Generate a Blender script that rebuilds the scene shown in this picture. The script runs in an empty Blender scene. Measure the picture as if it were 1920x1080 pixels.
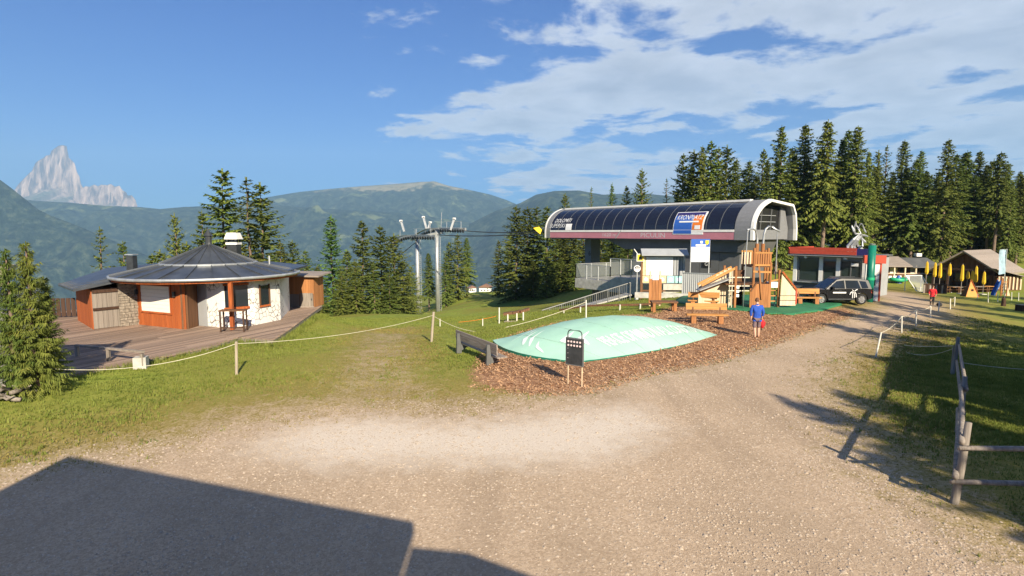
import bpy, bmesh, math, random
import numpy as np
from mathutils import Vector, Matrix, noise

# ------------------------------------------------------------------ camera, sky, sun, exposure
sc = bpy.context.scene
F, HOR, CH = 1050.0, 435.0, 4.8
PITCH = math.atan((540.0 - HOR) / F)
cam_d = bpy.data.cameras.new("camera"); cam = bpy.data.objects.new("camera", cam_d)
sc.collection.objects.link(cam); sc.camera = cam
cam_d.sensor_width = 36.0; cam_d.lens = 36.0 * F / 1920.0
cam_d.clip_start = 0.1; cam_d.clip_end = 40000
cam.location = (0, 0, CH); cam.rotation_euler = (math.pi / 2 - PITCH, 0, 0)

SUN_EL = math.radians(27.5)
SUN_H = Vector((0.325, -0.946, 0)).normalized()          # horizontal direction towards the sun
SUN = Vector((SUN_H.x * math.cos(SUN_EL), SUN_H.y * math.cos(SUN_EL), math.sin(SUN_EL)))
sun_d = bpy.data.lights.new("sun", 'SUN'); sun = bpy.data.objects.new("sun", sun_d)
sc.collection.objects.link(sun)
sun_d.energy = 5.0; sun_d.angle = math.radians(0.5); sun_d.color = (1.0, 0.87, 0.66)
sun.rotation_euler = SUN.to_track_quat('Z', 'Y').to_euler(); sun.location = (0, -20, 60)

sc.view_settings.view_transform = 'Standard'; sc.view_settings.look = 'None'
sc.view_settings.exposure = 1.3; sc.view_settings.gamma = 1.0
sc.view_settings.use_curve_mapping = False

world = bpy.data.worlds.new("World"); sc.world = world; world.use_nodes = True
def build_world():
    nt = world.node_tree; nt.nodes.clear(); N = nt.nodes.new; L = nt.links.new
    out = N('ShaderNodeOutputWorld'); bg = N('ShaderNodeBackground'); bg.inputs[1].default_value = 0.05
    L(bg.outputs[0], out.inputs[0])
    sky = N('ShaderNodeTexSky'); sky.sky_type = 'NISHITA'; sky.sun_disc = False
    sky.sun_elevation = SUN_EL; sky.sun_rotation = math.atan2(SUN_H.x, SUN_H.y)
    sky.altitude = 0; sky.air_density = 0.8; sky.dust_density = 0.0; sky.ozone_density = 4.0
    def m(op, a, b=None, c=None, clamp=False):
        n = N('ShaderNodeMath'); n.operation = op; n.use_clamp = clamp
        for i, v in enumerate((a, b, c)):
            if v is None: continue
            if isinstance(v, (int, float)): n.inputs[i].default_value = v
            else: L(v, n.inputs[i])
        return n.outputs[0]
    tc = N('ShaderNodeTexCoord'); sp = N('ShaderNodeSeparateXYZ'); L(tc.outputs['Generated'], sp.inputs[0])
    zz = m('MAXIMUM', m('ADD', sp.outputs[2], 0.10), 0.03)
    px = m('DIVIDE', sp.outputs[0], zz); py = m('DIVIDE', sp.outputs[1], zz)
    cb = N('ShaderNodeCombineXYZ'); L(px, cb.inputs[0]); L(py, cb.inputs[1])
    mp = N('ShaderNodeMapping'); mp.inputs['Location'].default_value = (3.1, 1.7, 0); mp.inputs['Rotation'].default_value = (0, 0, 0.15)
    L(cb.outputs[0], mp.inputs['Vector'])
    def nz(scale, detail, rough, dist, vec):
        n = N('ShaderNodeTexNoise'); n.inputs['Scale'].default_value = scale; n.inputs['Detail'].default_value = detail
        n.inputs['Roughness'].default_value = rough; n.inputs['Distortion'].default_value = dist; L(vec, n.inputs['Vector']); return n.outputs['Fac']
    big = nz(0.62, 2, 0.5, 0.2, mp.outputs[0]); fine = nz(2.1, 10, 0.6, 0.25, mp.outputs[0])
    dens = m('ADD', m('MULTIPLY', big, 0.55), m('MULTIPLY', fine, 0.65))
    # the cloud field lies to the right-hand side of the valley and thins out to the left
    side = m('ADD', m('MULTIPLY', sp.outputs[0], 0.93), m('MULTIPLY', sp.outputs[1], 0.37))
    cov = m('MULTIPLY', m('SUBTRACT', side, 0.36), 0.45)
    cov = m('MINIMUM', cov, 0.105)
    d2 = m('ADD', dens, cov)
    mr = N('ShaderNodeMapRange'); mr.interpolation_type = 'SMOOTHSTEP'
    mr.inputs['From Min'].default_value = 0.59; mr.inputs['From Max'].default_value = 0.67
    L(d2, mr.inputs['Value'])
    hz = m('MULTIPLY', mr.outputs[0], 0.93)
    ramp = N('ShaderNodeValToRGB'); e = ramp.color_ramp.elements
    e[0].position = 0.60; e[0].color = (7.0, 7.2, 7.8, 1); e[1].position = 0.80; e[1].color = (4.4, 4.7, 5.5, 1)
    L(d2, ramp.inputs[0])
    fine2 = nz(3.2, 6, 0.55, 0.2, mp.outputs[0])
    sh = m('MULTIPLY_ADD', fine2, 0.5, 0.75)
    vm = N('ShaderNodeVectorMath'); vm.operation = 'SCALE'; L(ramp.outputs[0], vm.inputs[0]); L(sh, vm.inputs['Scale'])
    mx = N('ShaderNodeMix'); mx.data_type = 'RGBA'; L(hz, mx.inputs[0])
    # clear mountain air: less glare along the horizon than the sea level model gives
    cr = N('ShaderNodeValToRGB'); ce = cr.color_ramp.elements; ce.new(0.5)
    for k_, (p_, c_) in enumerate(((0.0, (.21, .42, .66)), (.14, (.19, .51, .86)), (.42, (.085, .44, 1.02)))): ce[k_].position = p_; ce[k_].color = (*c_, 1)
    L(sp.outputs[2], cr.inputs[0])
    tm = N('ShaderNodeVectorMath'); tm.operation = 'MULTIPLY'; L(sky.outputs[0], tm.inputs[0]); L(cr.outputs[0], tm.inputs[1])
    L(tm.outputs[0], mx.inputs[6]); L(vm.outputs[0], mx.inputs[7])
    L(mx.outputs[2], bg.inputs[0])
build_world()

sc.render.engine = 'CYCLES'
sc.cycles.use_denoising = True
sc.cycles.max_bounces = 6; sc.cycles.transparent_max_bounces = 8; sc.cycles.volume_bounces = 0
sc.cycles.caustics_reflective = False; sc.cycles.caustics_refractive = False

# ------------------------------------------------------------------ helpers
random.seed(7); rng = np.random.default_rng(7)
COL = sc.collection
def ray(px, py):
    x = (px - 960) / F; v = -(py - 540) / F
    y = math.cos(PITCH) + v * math.sin(PITCH); z = -math.sin(PITCH) + v * math.cos(PITCH)
    return Vector((x / y, 1.0, z / y))
def P(px, py, d):
    r = ray(px, py); return Vector((r.x * d, d, CH + r.z * d))
def G(px, py, z=0.0):
    r = ray(px, py); d = (z - CH) / r.z
    return Vector((r.x * d, d, z))
def ZH(py, d, px=960): return P(px, py, d).z

class MB:
    """collects boxes, bars, tubes and sheets into one mesh"""
    def __init__(s): s.v = []; s.f = []; s.mi = []; s.cur = 0
    def add(s, vs, fs):
        b = len(s.v); s.v += [tuple(p) for p in vs]
        for f in fs: s.f.append(tuple(b + i for i in f)); s.mi.append(s.cur)
        return s
    def box(s, c, size, rz=0.0, M=None):
        hx, hy, hz = size[0] / 2, size[1] / 2, size[2] / 2
        R = M if M else Matrix.Rotation(rz, 3, 'Z'); c = Vector(c)
        vs = [c + R @ Vector((a * hx, b * hy, d * hz)) for d in (-1, 1) for b in (-1, 1) for a in (-1, 1)]
        return s.add(vs, [(0, 2, 3, 1), (4, 5, 7, 6), (0, 1, 5, 4), (1, 3, 7, 5), (3, 2, 6, 7), (2, 0, 4, 6)])
    def bar(s, a, b, w, h, up=(0, 0, 1)):
        a = Vector(a); b = Vector(b); d = (b - a); L = d.length; d.normalize(); up = Vector(up)
        x = d.cross(up)
        if x.length < 1e-4: x = d.cross(Vector((0, 1, 0)))
        x.normalize(); z = x.cross(d)
        M = Matrix((x, d, z)).transposed()
        return s.box((a + b) / 2, (w, L, h), M=M)
    def tube(s, pts, r, n=8, cap=True):
        pts = [Vector(p) for p in pts]; rs = r if isinstance(r, (list, tuple)) else [r] * len(pts)
        vs = []; fs = []
        t0 = (pts[1] - pts[0]).normalized(); ref = Vector((0, 0, 1)) if abs(t0.z) < 0.9 else Vector((1, 0, 0))
        for i, p in enumerate(pts):
            t = (pts[min(i + 1, len(pts) - 1)] - pts[max(i - 1, 0)]).normalized()
            x = t.cross(ref).normalized(); y = x.cross(t)
            for k in range(n):
                a = 2 * math.pi * k / n; vs.append(p + rs[i] * (math.cos(a) * x + math.sin(a) * y))
        for i in range(len(pts) - 1):
            for k in range(n):
                k2 = (k + 1) % n; fs.append((i * n + k, i * n + k2, (i + 1) * n + k2, (i + 1) * n + k))
        if cap:
            fs.append(tuple(range(n))[::-1]); fs.append(tuple((len(pts) - 1) * n + k for k in range(n)))
        return s.add(vs, fs)
    def lathe(s, prof, c=(0, 0, 0), n=16):
        c = Vector(c); vs = []; fs = []
        for (r, z) in prof:
            for k in range(n):
                a = 2 * math.pi * k / n; vs.append(c + Vector((r * math.cos(a), r * math.sin(a), z)))
        for i in range(len(prof) - 1):
            for k in range(n):
                k2 = (k + 1) % n; fs.append((i * n + k, i * n + k2, (i + 1) * n + k2, (i + 1) * n + k))
        return s.add(vs, fs)
    def prism(s, poly, z0, z1):
        n = len(poly)
        a = sum(poly[i][0] * poly[(i + 1) % n][1] - poly[(i + 1) % n][0] * poly[i][1] for i in range(n))
        if a < 0: poly = poly[::-1]
        vs = [(p[0], p[1], z0) for p in poly] + [(p[0], p[1], z1) for p in poly]
        fs = [tuple(range(n))[::-1], tuple(range(n, 2 * n))] + [(i, (i + 1) % n, n + (i + 1) % n, n + i) for i in range(n)]
        return s.add(vs, fs)
    def extr(s, poly, o, ax, ay, n, t):
        """polygon in the plane (ax, ay) at o, thickened by t along n"""
        o = Vector(o); ax = Vector(ax); ay = Vector(ay); n = Vector(n); k = len(poly)
        vs = [o + ax * p[0] + ay * p[1] for p in poly] + [o + ax * p[0] + ay * p[1] + n * t for p in poly]
        fs = [tuple(range(k))[::-1], tuple(range(k, 2 * k))] + [(i, (i + 1) % k, k + (i + 1) % k, k + i) for i in range(k)]
        return s.add(vs, fs)
    def build(s, name, mat, parent=None, smooth=False, **kw):
        me = bpy.data.meshes.new(name); me.from_pydata(s.v, [], s.f)
        mats = mat if isinstance(mat, (list, tuple)) else [mat]
        for m_ in mats: me.materials.append(m_)
        if len(mats) > 1: me.polygons.foreach_set('material_index', s.mi)
        bm = bmesh.new(); bm.from_mesh(me); bmesh.ops.recalc_face_normals(bm, faces=bm.faces); bm.to_mesh(me); bm.free()
        if smooth: me.polygons.foreach_set('use_smooth', [True] * len(me.polygons))
        o = bpy.data.objects.new(name, me); COL.objects.link(o)
        if parent: o.parent = parent
        return tag(o, **kw)
def tag(o, label=None, cat=None, group=None, kind=None):
    if label: o['label'] = label
    if cat: o['category'] = cat
    if group: o['group'] = group
    if kind: o['kind'] = kind
    return o
def thing(name, loc, rz=0.0, label=None, cat=None, group=None):
    o = bpy.data.objects.new(name, None); COL.objects.link(o); o.empty_display_size = 0.2
    o.location = loc; o.rotation_euler = (0, 0, rz)
    return tag(o, label, cat, group)
def dup(root, loc, rz=None, label=None, scale=None):
    def cp(o, par):
        c = o.copy(); COL.objects.link(c); c.parent = par
        for ch in list(o.children): cp(ch, c)
        return c
    kids = list(root.children); r = root.copy(); COL.objects.link(r)
    for ch in kids: cp(ch, r)
    r.location = loc
    if rz is not None: r.rotation_euler = (0, 0, rz)
    if scale is not None: r.scale = scale if isinstance(scale, (tuple, list)) else (scale,) * 3
    if label: r['label'] = label
    return r
def share(name, me, parent, loc=(0, 0, 0), rot=(0, 0, 0), scale=(1, 1, 1)):
    o = bpy.data.objects.new(name, me); COL.objects.link(o); o.parent = parent
    o.location = loc; o.rotation_euler = rot; o.scale = scale; return o
_box = {}
def boxmesh(mat, name='piece'):
    """unit box mesh shared by alike pieces, one per material"""
    k = mat.name
    if k not in _box:
        m_ = MB().box((0, 0, 0), (1, 1, 1)); me = bpy.data.meshes.new(name); me.from_pydata(m_.v, [], m_.f); me.materials.append(mat); _box[k] = me
    return _box[k]
def piece(name, mat, parent, c, size, rz=0.0, rot=None):
    return share(name, boxmesh(mat), parent, c, rot if rot else (0, 0, rz), size)
def raw(name, v, f, mat, smooth=False, parent=None, **kw):
    me = bpy.data.meshes.new(name); v = np.asarray(v, dtype=np.float32); f = np.asarray(f, dtype=np.int32); k = f.shape[1]
    me.vertices.add(len(v)); me.vertices.foreach_set('co', v.ravel())
    me.loops.add(f.size); me.loops.foreach_set('vertex_index', f.ravel())
    me.polygons.add(len(f)); me.polygons.foreach_set('loop_start', np.arange(0, f.size, k, dtype=np.int32))
    me.polygons.foreach_set('loop_total', np.full(len(f), k, dtype=np.int32))
    me.update(calc_edges=True); me.validate()
    if smooth: me.polygons.foreach_set('use_smooth', np.ones(len(f), dtype=bool))
    me.materials.append(mat)
    o = bpy.data.objects.new(name, me); COL.objects.link(o)
    if parent: o.parent = parent
    return tag(o, **kw)

# ------------------------------------------------------------------ materials
MATS = {}
def mat(name, col, rough=0.7, var=0.12, scale=6.0, bump=0.0, metal=0.0, spec=0.4, stretch=(1, 1, 1), col2=None, coat=0.0, rand=0.0, fine=0.0):
    if name in MATS: return MATS[name]
    m = bpy.data.materials.new(name); m.use_nodes = True; nt = m.node_tree; N = nt.nodes.new; L = nt.links.new
    b = nt.nodes['Principled BSDF']; b.inputs['Roughness'].default_value = rough; b.inputs['Metallic'].default_value = metal
    b.inputs['Specular IOR Level'].default_value = spec; b.inputs['Coat Weight'].default_value = coat
    tc = N('ShaderNodeTexCoord'); mp = N('ShaderNodeMapping'); mp.inputs['Scale'].default_value = stretch
    L(tc.outputs['Object'], mp.inputs['Vector'])
    oi = N('ShaderNodeObjectInfo')
    ad = N('ShaderNodeVectorMath'); ad.operation = 'ADD'
    sc_ = N('ShaderNodeVectorMath'); sc_.operation = 'SCALE'; cx = N('ShaderNodeCombineXYZ')
    for i in range(3): L(oi.outputs['Random'], cx.inputs[i])
    L(cx.outputs[0], sc_.inputs[0]); sc_.inputs['Scale'].default_value = 17.0
    L(mp.outputs[0], ad.inputs[0]); L(sc_.outputs[0], ad.inputs[1])
    n = N('ShaderNodeTexNoise'); n.inputs['Scale'].default_value = scale; n.inputs['Detail'].default_value = 5; n.inputs['Roughness'].default_value = 0.62
    L(ad.outputs[0], n.inputs['Vector'])
    c2 = col2 if col2 else tuple(max(0, c * (1 - 2.2 * var)) for c in col)
    c1 = col if col2 else tuple(min(1, c * (1 + var)) for c in col)
    r = N('ShaderNodeValToRGB'); r.color_ramp.elements[0].position = 0.30; r.color_ramp.elements[1].position = 0.70
    r.color_ramp.elements[0].color = (*c2, 1); r.color_ramp.elements[1].color = (*c1, 1)
    L(n.outputs['Fac'], r.inputs[0]); src = r.outputs[0]
    if rand > 0:
        h = N('ShaderNodeHueSaturation'); mr = N('ShaderNodeMapRange')
        mr.inputs['To Min'].default_value = 1 - rand; mr.inputs['To Max'].default_value = 1 + rand
        L(oi.outputs['Random'], mr.inputs['Value']); L(mr.outputs[0], h.inputs['Value']); L(src, h.inputs['Color']); src = h.outputs[0]
    L(src, b.inputs['Base Color'])
    if bump > 0:
        bp = N('ShaderNodeBump'); bp.inputs['Strength'].default_value = bump; bp.inputs['Distance'].default_value = 0.05
        L(n.outputs['Fac'], bp.inputs['Height']); L(bp.outputs[0], b.inputs['Normal'])
    MATS[name] = m; return m
def wood(name, c1, c2, axis='z', rough=0.75, rand=0.12):
    st = {'x': (0.6, 9, 9), 'y': (9, 0.6, 9), 'z': (9, 9, 0.6)}[axis]
    return mat(name, c1, rough, col2=c2, scale=1.6, stretch=st, bump=0.25, rand=rand, spec=0.25)

M_gold_wood = wood('larch_wood', (0.44, 0.20, 0.075), (0.26, 0.105, 0.04), 'z')
M_gold_x = wood('larch_wood_long', (0.54, 0.28, 0.095), (0.36, 0.165, 0.05), 'x')
M_red_wood = wood('stained_wood', (0.50, 0.14, 0.035), (0.22, 0.05, 0.018), 'z')
M_brown_wood = wood('brown_wood', (0.20, 0.10, 0.05), (0.09, 0.045, 0.025), 'z')
M_dark_wood = wood('dark_wood', (0.085, 0.045, 0.028), (0.035, 0.02, 0.014), 'z')
M_grey_wood = wood('weathered_wood', (0.33, 0.29, 0.25), (0.16, 0.135, 0.115), 'z')
M_grey_x = wood('weathered_wood_long', (0.36, 0.31, 0.27), (0.19, 0.155, 0.13), 'x')
M_deck = wood('deck_plank_wood', (0.38, 0.28, 0.215), (0.17, 0.115, 0.085), 'x', rand=0.3)
M_pale_wood = wood('pale_wood', (0.70, 0.58, 0.42), (0.55, 0.42, 0.27), 'z')
M_post_wood = wood('post_wood', (0.42, 0.36, 0.28), (0.24, 0.20, 0.15), 'z')
M_white_post = mat('white_post_paint', (0.70, 0.68, 0.60), 0.6, var=0.08)
M_white = mat('white_paint', (0.80, 0.79, 0.76), 0.6, var=0.05, scale=2)
M_roof_metal = mat('dark_sheet_metal', (0.085, 0.095, 0.11), 0.42, var=0.18, scale=1.3, metal=0.35, spec=0.5)
M_rail = mat('grey_railing_steel', (0.15, 0.155, 0.155), 0.5, var=0.12, scale=3, metal=0.3)
M_end = mat('mid_grey_panel', (0.20, 0.205, 0.215), 0.5, var=0.06)
M_galv = mat('galvanised_steel', (0.46, 0.48, 0.49), 0.45, var=0.12, scale=3, metal=0.55)
M_steel_dark = mat('dark_steel', (0.06, 0.065, 0.07), 0.45, var=0.15, metal=0.4)
M_grey_paint = mat('grey_paint', (0.33, 0.345, 0.36), 0.5, var=0.06, scale=1.5)
M_dgrey_paint = mat('dark_grey_cladding', (0.12, 0.125, 0.13), 0.55, var=0.10, scale=0.8)
M_pier = mat('slate_paint', (0.15, 0.17, 0.21), 0.5, var=0.08)
M_concrete = mat('concrete', (0.46, 0.45, 0.42), 0.85, var=0.14, scale=2.2, bump=0.15)
M_stone = mat('rough_stone', (0.36, 0.31, 0.25), 0.9, col2=(0.13, 0.11, 0.09), scale=9, bump=0.6)
M_black = mat('black_plastic', (0.016, 0.016, 0.018), 0.4, var=0.1)
M_rubber = mat('tyre_rubber', (0.018, 0.018, 0.018), 0.85, var=0.1)
M_rope = mat('pale_rope', (0.66, 0.62, 0.48), 0.8, var=0.1)
M_yellow = mat('yellow_fabric', (0.66, 0.42, 0.02), 0.75, var=0.1, scale=3, stretch=(3, 3, 0.4))
M_sign_yellow = mat('sign_yellow', (0.85, 0.58, 0.02), 0.5, var=0.04)
M_orange = mat('orange_panel', (0.72, 0.25, 0.03), 0.6, var=0.1)
M_blue = mat('blue_plastic', (0.04, 0.13, 0.42), 0.4, var=0.06)
M_sign_blue = mat('sign_blue', (0.035, 0.12, 0.46), 0.35, var=0.04)
M_navy = mat('sign_navy', (0.035, 0.03, 0.14), 0.4, var=0.04)
M_sign_orange = mat('sign_orange', (0.78, 0.20, 0.02), 0.4, var=0.04)
M_pink = mat('station_fascia', (0.50, 0.20, 0.25), 0.45, var=0.06, scale=0.6)
M_red_fascia = mat('red_fascia', (0.52, 0.075, 0.04), 0.5, var=0.06)
M_green_col = mat('green_column_paint', (0.005, 0.17, 0.115), 0.4, var=0.06)
M_green_toy = mat('green_plastic', (0.02, 0.38, 0.18), 0.4, var=0.06)
M_lblue = mat('banner_cloth', (0.35, 0.50, 0.60), 0.7, var=0.12, scale=4)
M_red_cloth = mat('red_cloth', (0.62, 0.02, 0.03), 0.8, var=0.15, scale=9)
M_blue_cloth = mat('blue_fleece', (0.025, 0.10, 0.50), 0.85, col2=(0.015, 0.06, 0.33), scale=7, bump=0.4)
M_mauve_cloth = mat('shorts_cloth', (0.20, 0.14, 0.15), 0.85, col2=(0.13, 0.09, 0.10), scale=8, bump=0.3)
M_dark_cloth = mat('dark_cloth', (0.03, 0.03, 0.035), 0.85)
M_skin = mat('skin', (0.58, 0.34, 0.24), 0.55, var=0.05)
M_hair = mat('brown_hair', (0.16, 0.075, 0.04), 0.7, var=0.3, scale=40)
M_shoe = mat('brown_shoe', (0.07, 0.045, 0.03), 0.7)
M_letter = mat('white_lettering', (0.82, 0.82, 0.82), 0.5, var=0.01)
M_letter_grey = mat('grey_lettering', (0.55, 0.50, 0.52), 0.5, var=0.02)
M_pinkdot = mat('pale_pink_print', (0.85, 0.66, 0.66), 0.5, var=0.02)
M_panel_white = mat('printed_panel', (0.80, 0.80, 0.82), 0.5, col2=(0.72, 0.74, 0.80), scale=3)
M_print_teal = mat('print_teal', (0.35, 0.66, 0.64), 0.5, var=0.1, scale=6)
M_print_cream = mat('print_cream', (0.80, 0.62, 0.34), 0.5, var=0.12, scale=6)
M_print_lilac = mat('print_lilac', (0.45, 0.48, 0.66), 0.5, var=0.12, scale=6)
M_carpaint = mat('black_car_paint', (0.010, 0.010, 0.012), 0.3, var=0.05, coat=0.35, spec=0.35)
M_rim = mat('alloy_rim', (0.45, 0.45, 0.46), 0.35, var=0.05, metal=0.8)
M_mat_green = mat('green_rubber_mat', (0.025, 0.19, 0.085), 0.8, col2=(0.02, 0.135, 0.06), scale=1.2, bump=0.1)
M_cream_blind = mat('cream_shutter', (0.80, 0.76, 0.66), 0.6, var=0.04)
def glassy(name, col, rough=0.06):
    m = bpy.data.materials.new(name); m.use_nodes = True; b = m.node_tree.nodes['Principled BSDF']
    b.inputs['Base Color'].default_value = (*col, 1); b.inputs['Roughness'].default_value = rough; b.inputs['Specular IOR Level'].default_value = 0.6
    nt = m.node_tree; n = nt.nodes.new('ShaderNodeTexNoise'); n.inputs['Scale'].default_value = 0.8
    tc = nt.nodes.new('ShaderNodeTexCoord'); nt.links.new(tc.outputs['Object'], n.inputs['Vector'])
    bp = nt.nodes.new('ShaderNodeBump'); bp.inputs['Strength'].default_value = 0.03; nt.links.new(n.outputs['Fac'], bp.inputs['Height']); nt.links.new(bp.outputs[0], b.inputs['Normal'])
    return m
M_glass = glassy('dark_glass', (0.016, 0.022, 0.03))
M_tint = glassy('tinted_cover_glass', (0.012, 0.014, 0.026), 0.12)
M_shop_glass = glassy('office_glass', (0.03, 0.045, 0.05))
def clear_mat(name, col, alpha):
    m = bpy.data.materials.new(name); m.use_nodes = True; nt = m.node_tree; b = nt.nodes['Principled BSDF']
    b.inputs['Base Color'].default_value = (*col, 1); b.inputs['Roughness'].default_value = 0.3; b.inputs['Alpha'].default_value = alpha
    return m
M_mesh_panel = clear_mat('railing_mesh', (0.30, 0.32, 0.31), 0.55)
M_net = clear_mat('goal_net', (0.75, 0.76, 0.75), 0.22)

def text(s, mapf, material, parent, name='lettering', shear=0.0, w=1.0, h=1.0, space=1.0, bold=0.0):
    """text whose letters are mapped by mapf(u, v), u in 0..w and v in 0..h"""
    cu = bpy.data.curves.new(name, 'FONT'); cu.body = s; cu.shear = shear; cu.space_character = space; cu.offset = bold; cu.resolution_u = 3
    ob = bpy.data.objects.new(name, cu); COL.objects.link(ob)
    dg = bpy.context.evaluated_depsgraph_get(); dg.update()
    me = bpy.data.meshes.new_from_object(ob.evaluated_get(dg)); bpy.data.objects.remove(ob)
    co = np.zeros(len(me.vertices) * 3); me.vertices.foreach_get('co', co); co = co.reshape(-1, 3)
    lo = co.min(0); hi = co.max(0)
    for v in me.vertices:
        u = (v.co.x - lo[0]) / (hi[0] - lo[0]) * w; q = (v.co.y - lo[1]) / (hi[1] - lo[1]) * h
        v.co = mapf(u, q)
    me.materials.clear(); me.materials.append(material)
    o = bpy.data.objects.new(name, me); COL.objects.link(o)
    if parent: o.parent = parent
    return o
# ------------------------------------------------------------------ terrain
_c = []
for (x, y) in [(-30,-30),(0,-30),(30,-30),(-25,0),(0,0),(25,0),(-25,12),(-12,10),(0,10),(8,10),(-22,20),(-12,20),(-5,18),(0,20),(5,20),(10,22),
               (5,28),(12,28),(18,33),(-16,28),(-12,33),(-21,28),(24,40),(14,38),(20,44),(25,44),(14,14)]: _c.append((x, y, 0.0))
_c += [(16,18,-.15),(22,20,-.4),(30,25,-.9),(33,35,-1.3),(45,30,-1.8),(60,20,-2),(13,52,-1.2),(20,56,-1.0),(22,75,-1.8),
       (-30,45,-5),(-20,45,-3.2),(-40,30,-4),(-35,18,-1.5),(-45,60,-12),(-20,70,-8),(-60,40,-12),(-20,120,-14),(0,126,-10.5),
       (-50,110,-22),(30,122,0),(70,115,1.5),(100,80,0),(100,30,-2),(-100,30,-20),(-100,120,-38),(60,-30,0),(-60,-20,-3)]
for (px, py, d) in [(1748,572,50),(1712,548,70),(1820,545,76),(1900,560,62),(1650,548,75),(1600,487,102),(1850,490,110),(1400,490,105),
                    (820,585,101),(784,588,98.5),(640,592,60),(700,620,33),(950,553,115),(1075,545,88),(1000,588,58),(935,575,93),(1000,571,86),(1050,567,78),(862,556,125),(900,602,40),(860,640,26),(1130,562,56)]:
    q = P(px, py, d); _c.append((q.x, q.y, q.z))
_c = np.array(_c); _n = len(_c)
def _phi(r2): return 0.5 * r2 * np.log(r2 + 1e-9)
_A = np.zeros((_n + 3, _n + 3)); _d2 = ((_c[:, None, :2] - _c[None, :, :2]) ** 2).sum(-1)
_A[:_n, :_n] = _phi(_d2) + np.eye(_n) * 8.0; _A[:_n, _n] = 1; _A[:_n, _n+1:] = _c[:, :2]; _A[_n:, :_n] = _A[:_n, _n:].T
_w = np.linalg.solve(_A, np.concatenate([_c[:, 2], np.zeros(3)]))
def terr_np(x, y):
    x = np.asarray(x, float); y = np.asarray(y, float); xc = np.clip(x, -110, 110); yc = np.clip(y, -32, 130)
    r2 = (xc[..., None] - _c[:, 0]) ** 2 + (yc[..., None] - _c[:, 1]) ** 2
    z = (_phi(r2) * _w[:_n]).sum(-1) + _w[_n] + _w[_n+1] * xc + _w[_n+2] * yc
    far = -0.1 * y - 0.05 * np.maximum(0, -x) - 0.28 * np.maximum(0, y - 660) + 0.20 * np.clip(x - 0.35 * y, 0, 900)
    far = np.maximum(far, -480)
    r = np.maximum(np.maximum(y, np.abs(x) * 0.9), 0); t = np.clip((r - 115) / 120, 0, 1); t = t * t * (3 - 2 * t)
    return z * (1 - t) + far * t
def tz(x, y): return float(terr_np(np.array([x]), np.array([y]))[0])
def T(px, py):
    r = ray(px, py); d = 4.0; step = 0.5
    while d < 400:
        if CH + r.z * d < tz(r.x * d, d): break
        d += step
    lo, hi = d - step, d
    for _ in range(14):
        m_ = (lo + hi) / 2
        if CH + r.z * m_ < tz(r.x * m_, m_): hi = m_
        else: lo = m_
    return Vector((r.x * hi, hi, tz(r.x * hi, hi)))
def on(x, y, dz=0.0): return Vector((x, y, tz(x, y) + dz))

def poly_sd(x, y, poly):
    """signed distance, positive inside"""
    p = np.array(poly, float); d = np.full(x.shape, 1e9); ins = np.zeros(x.shape, bool); n = len(p)
    for i in range(n):
        a = p[i]; b = p[(i + 1) % n]; e = b - a
        t = np.clip(((x - a[0]) * e[0] + (y - a[1]) * e[1]) / (e @ e), 0, 1)
        d = np.minimum(d, np.hypot(x - a[0] - t * e[0], y - a[1] - t * e[1]))
        c = ((a[1] > y) != (b[1] > y)) & (x < (b[0] - a[0]) * (y - a[1]) / (b[1] - a[1] + 1e-12) + a[0]); ins ^= c
    return np.where(ins, d, -d)
def gp(pts): return [tuple(T(*p)[:2]) for p in pts]
GRAVEL = gp([(0,905),(150,868),(330,842),(420,806),(560,778),(700,765),(850,775),(1000,752),(1110,733),(1200,706),(1330,682),(1440,646),(1530,615),(1600,592),
             (1650,583),(1670,577),(1675,562),(1640,553),(1655,546),(1700,553),(1748,568),(1745,592),(1640,630),(1560,668),(1512,720),(1540,780),(1580,850),(1650,920),(1750,985),(1850,1040),(1920,1075)]) + [(9,5),(14,-20),(-14,-20),(-16,4)]
MULCH = gp([(905,672),(885,695),(890,722),(1000,742),(1110,732),(1200,702),(1330,678),(1440,644),(1530,612),(1600,588),(1585,578),(1540,584),(1490,592),(1440,590),(1385,583),(1300,576),(1262,574),(1230,588),(1160,592),(1060,602),(985,622),(925,645)])
WORN = gp([(540,790),(600,700),(640,650),(680,618),(780,612),(800,650),(810,700),(900,760),(700,770)])
PALE = gp([(470,842),(560,800),(700,786),(850,798),(1000,782),(1180,760),(1250,800),(1150,860),(1000,870),(800,868),(600,872)])
def grow(a, b, s0, k):
    o = [a]; s = s0
    while o[-1] < b: s *= k; o.append(o[-1] + s)
    return o
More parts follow.
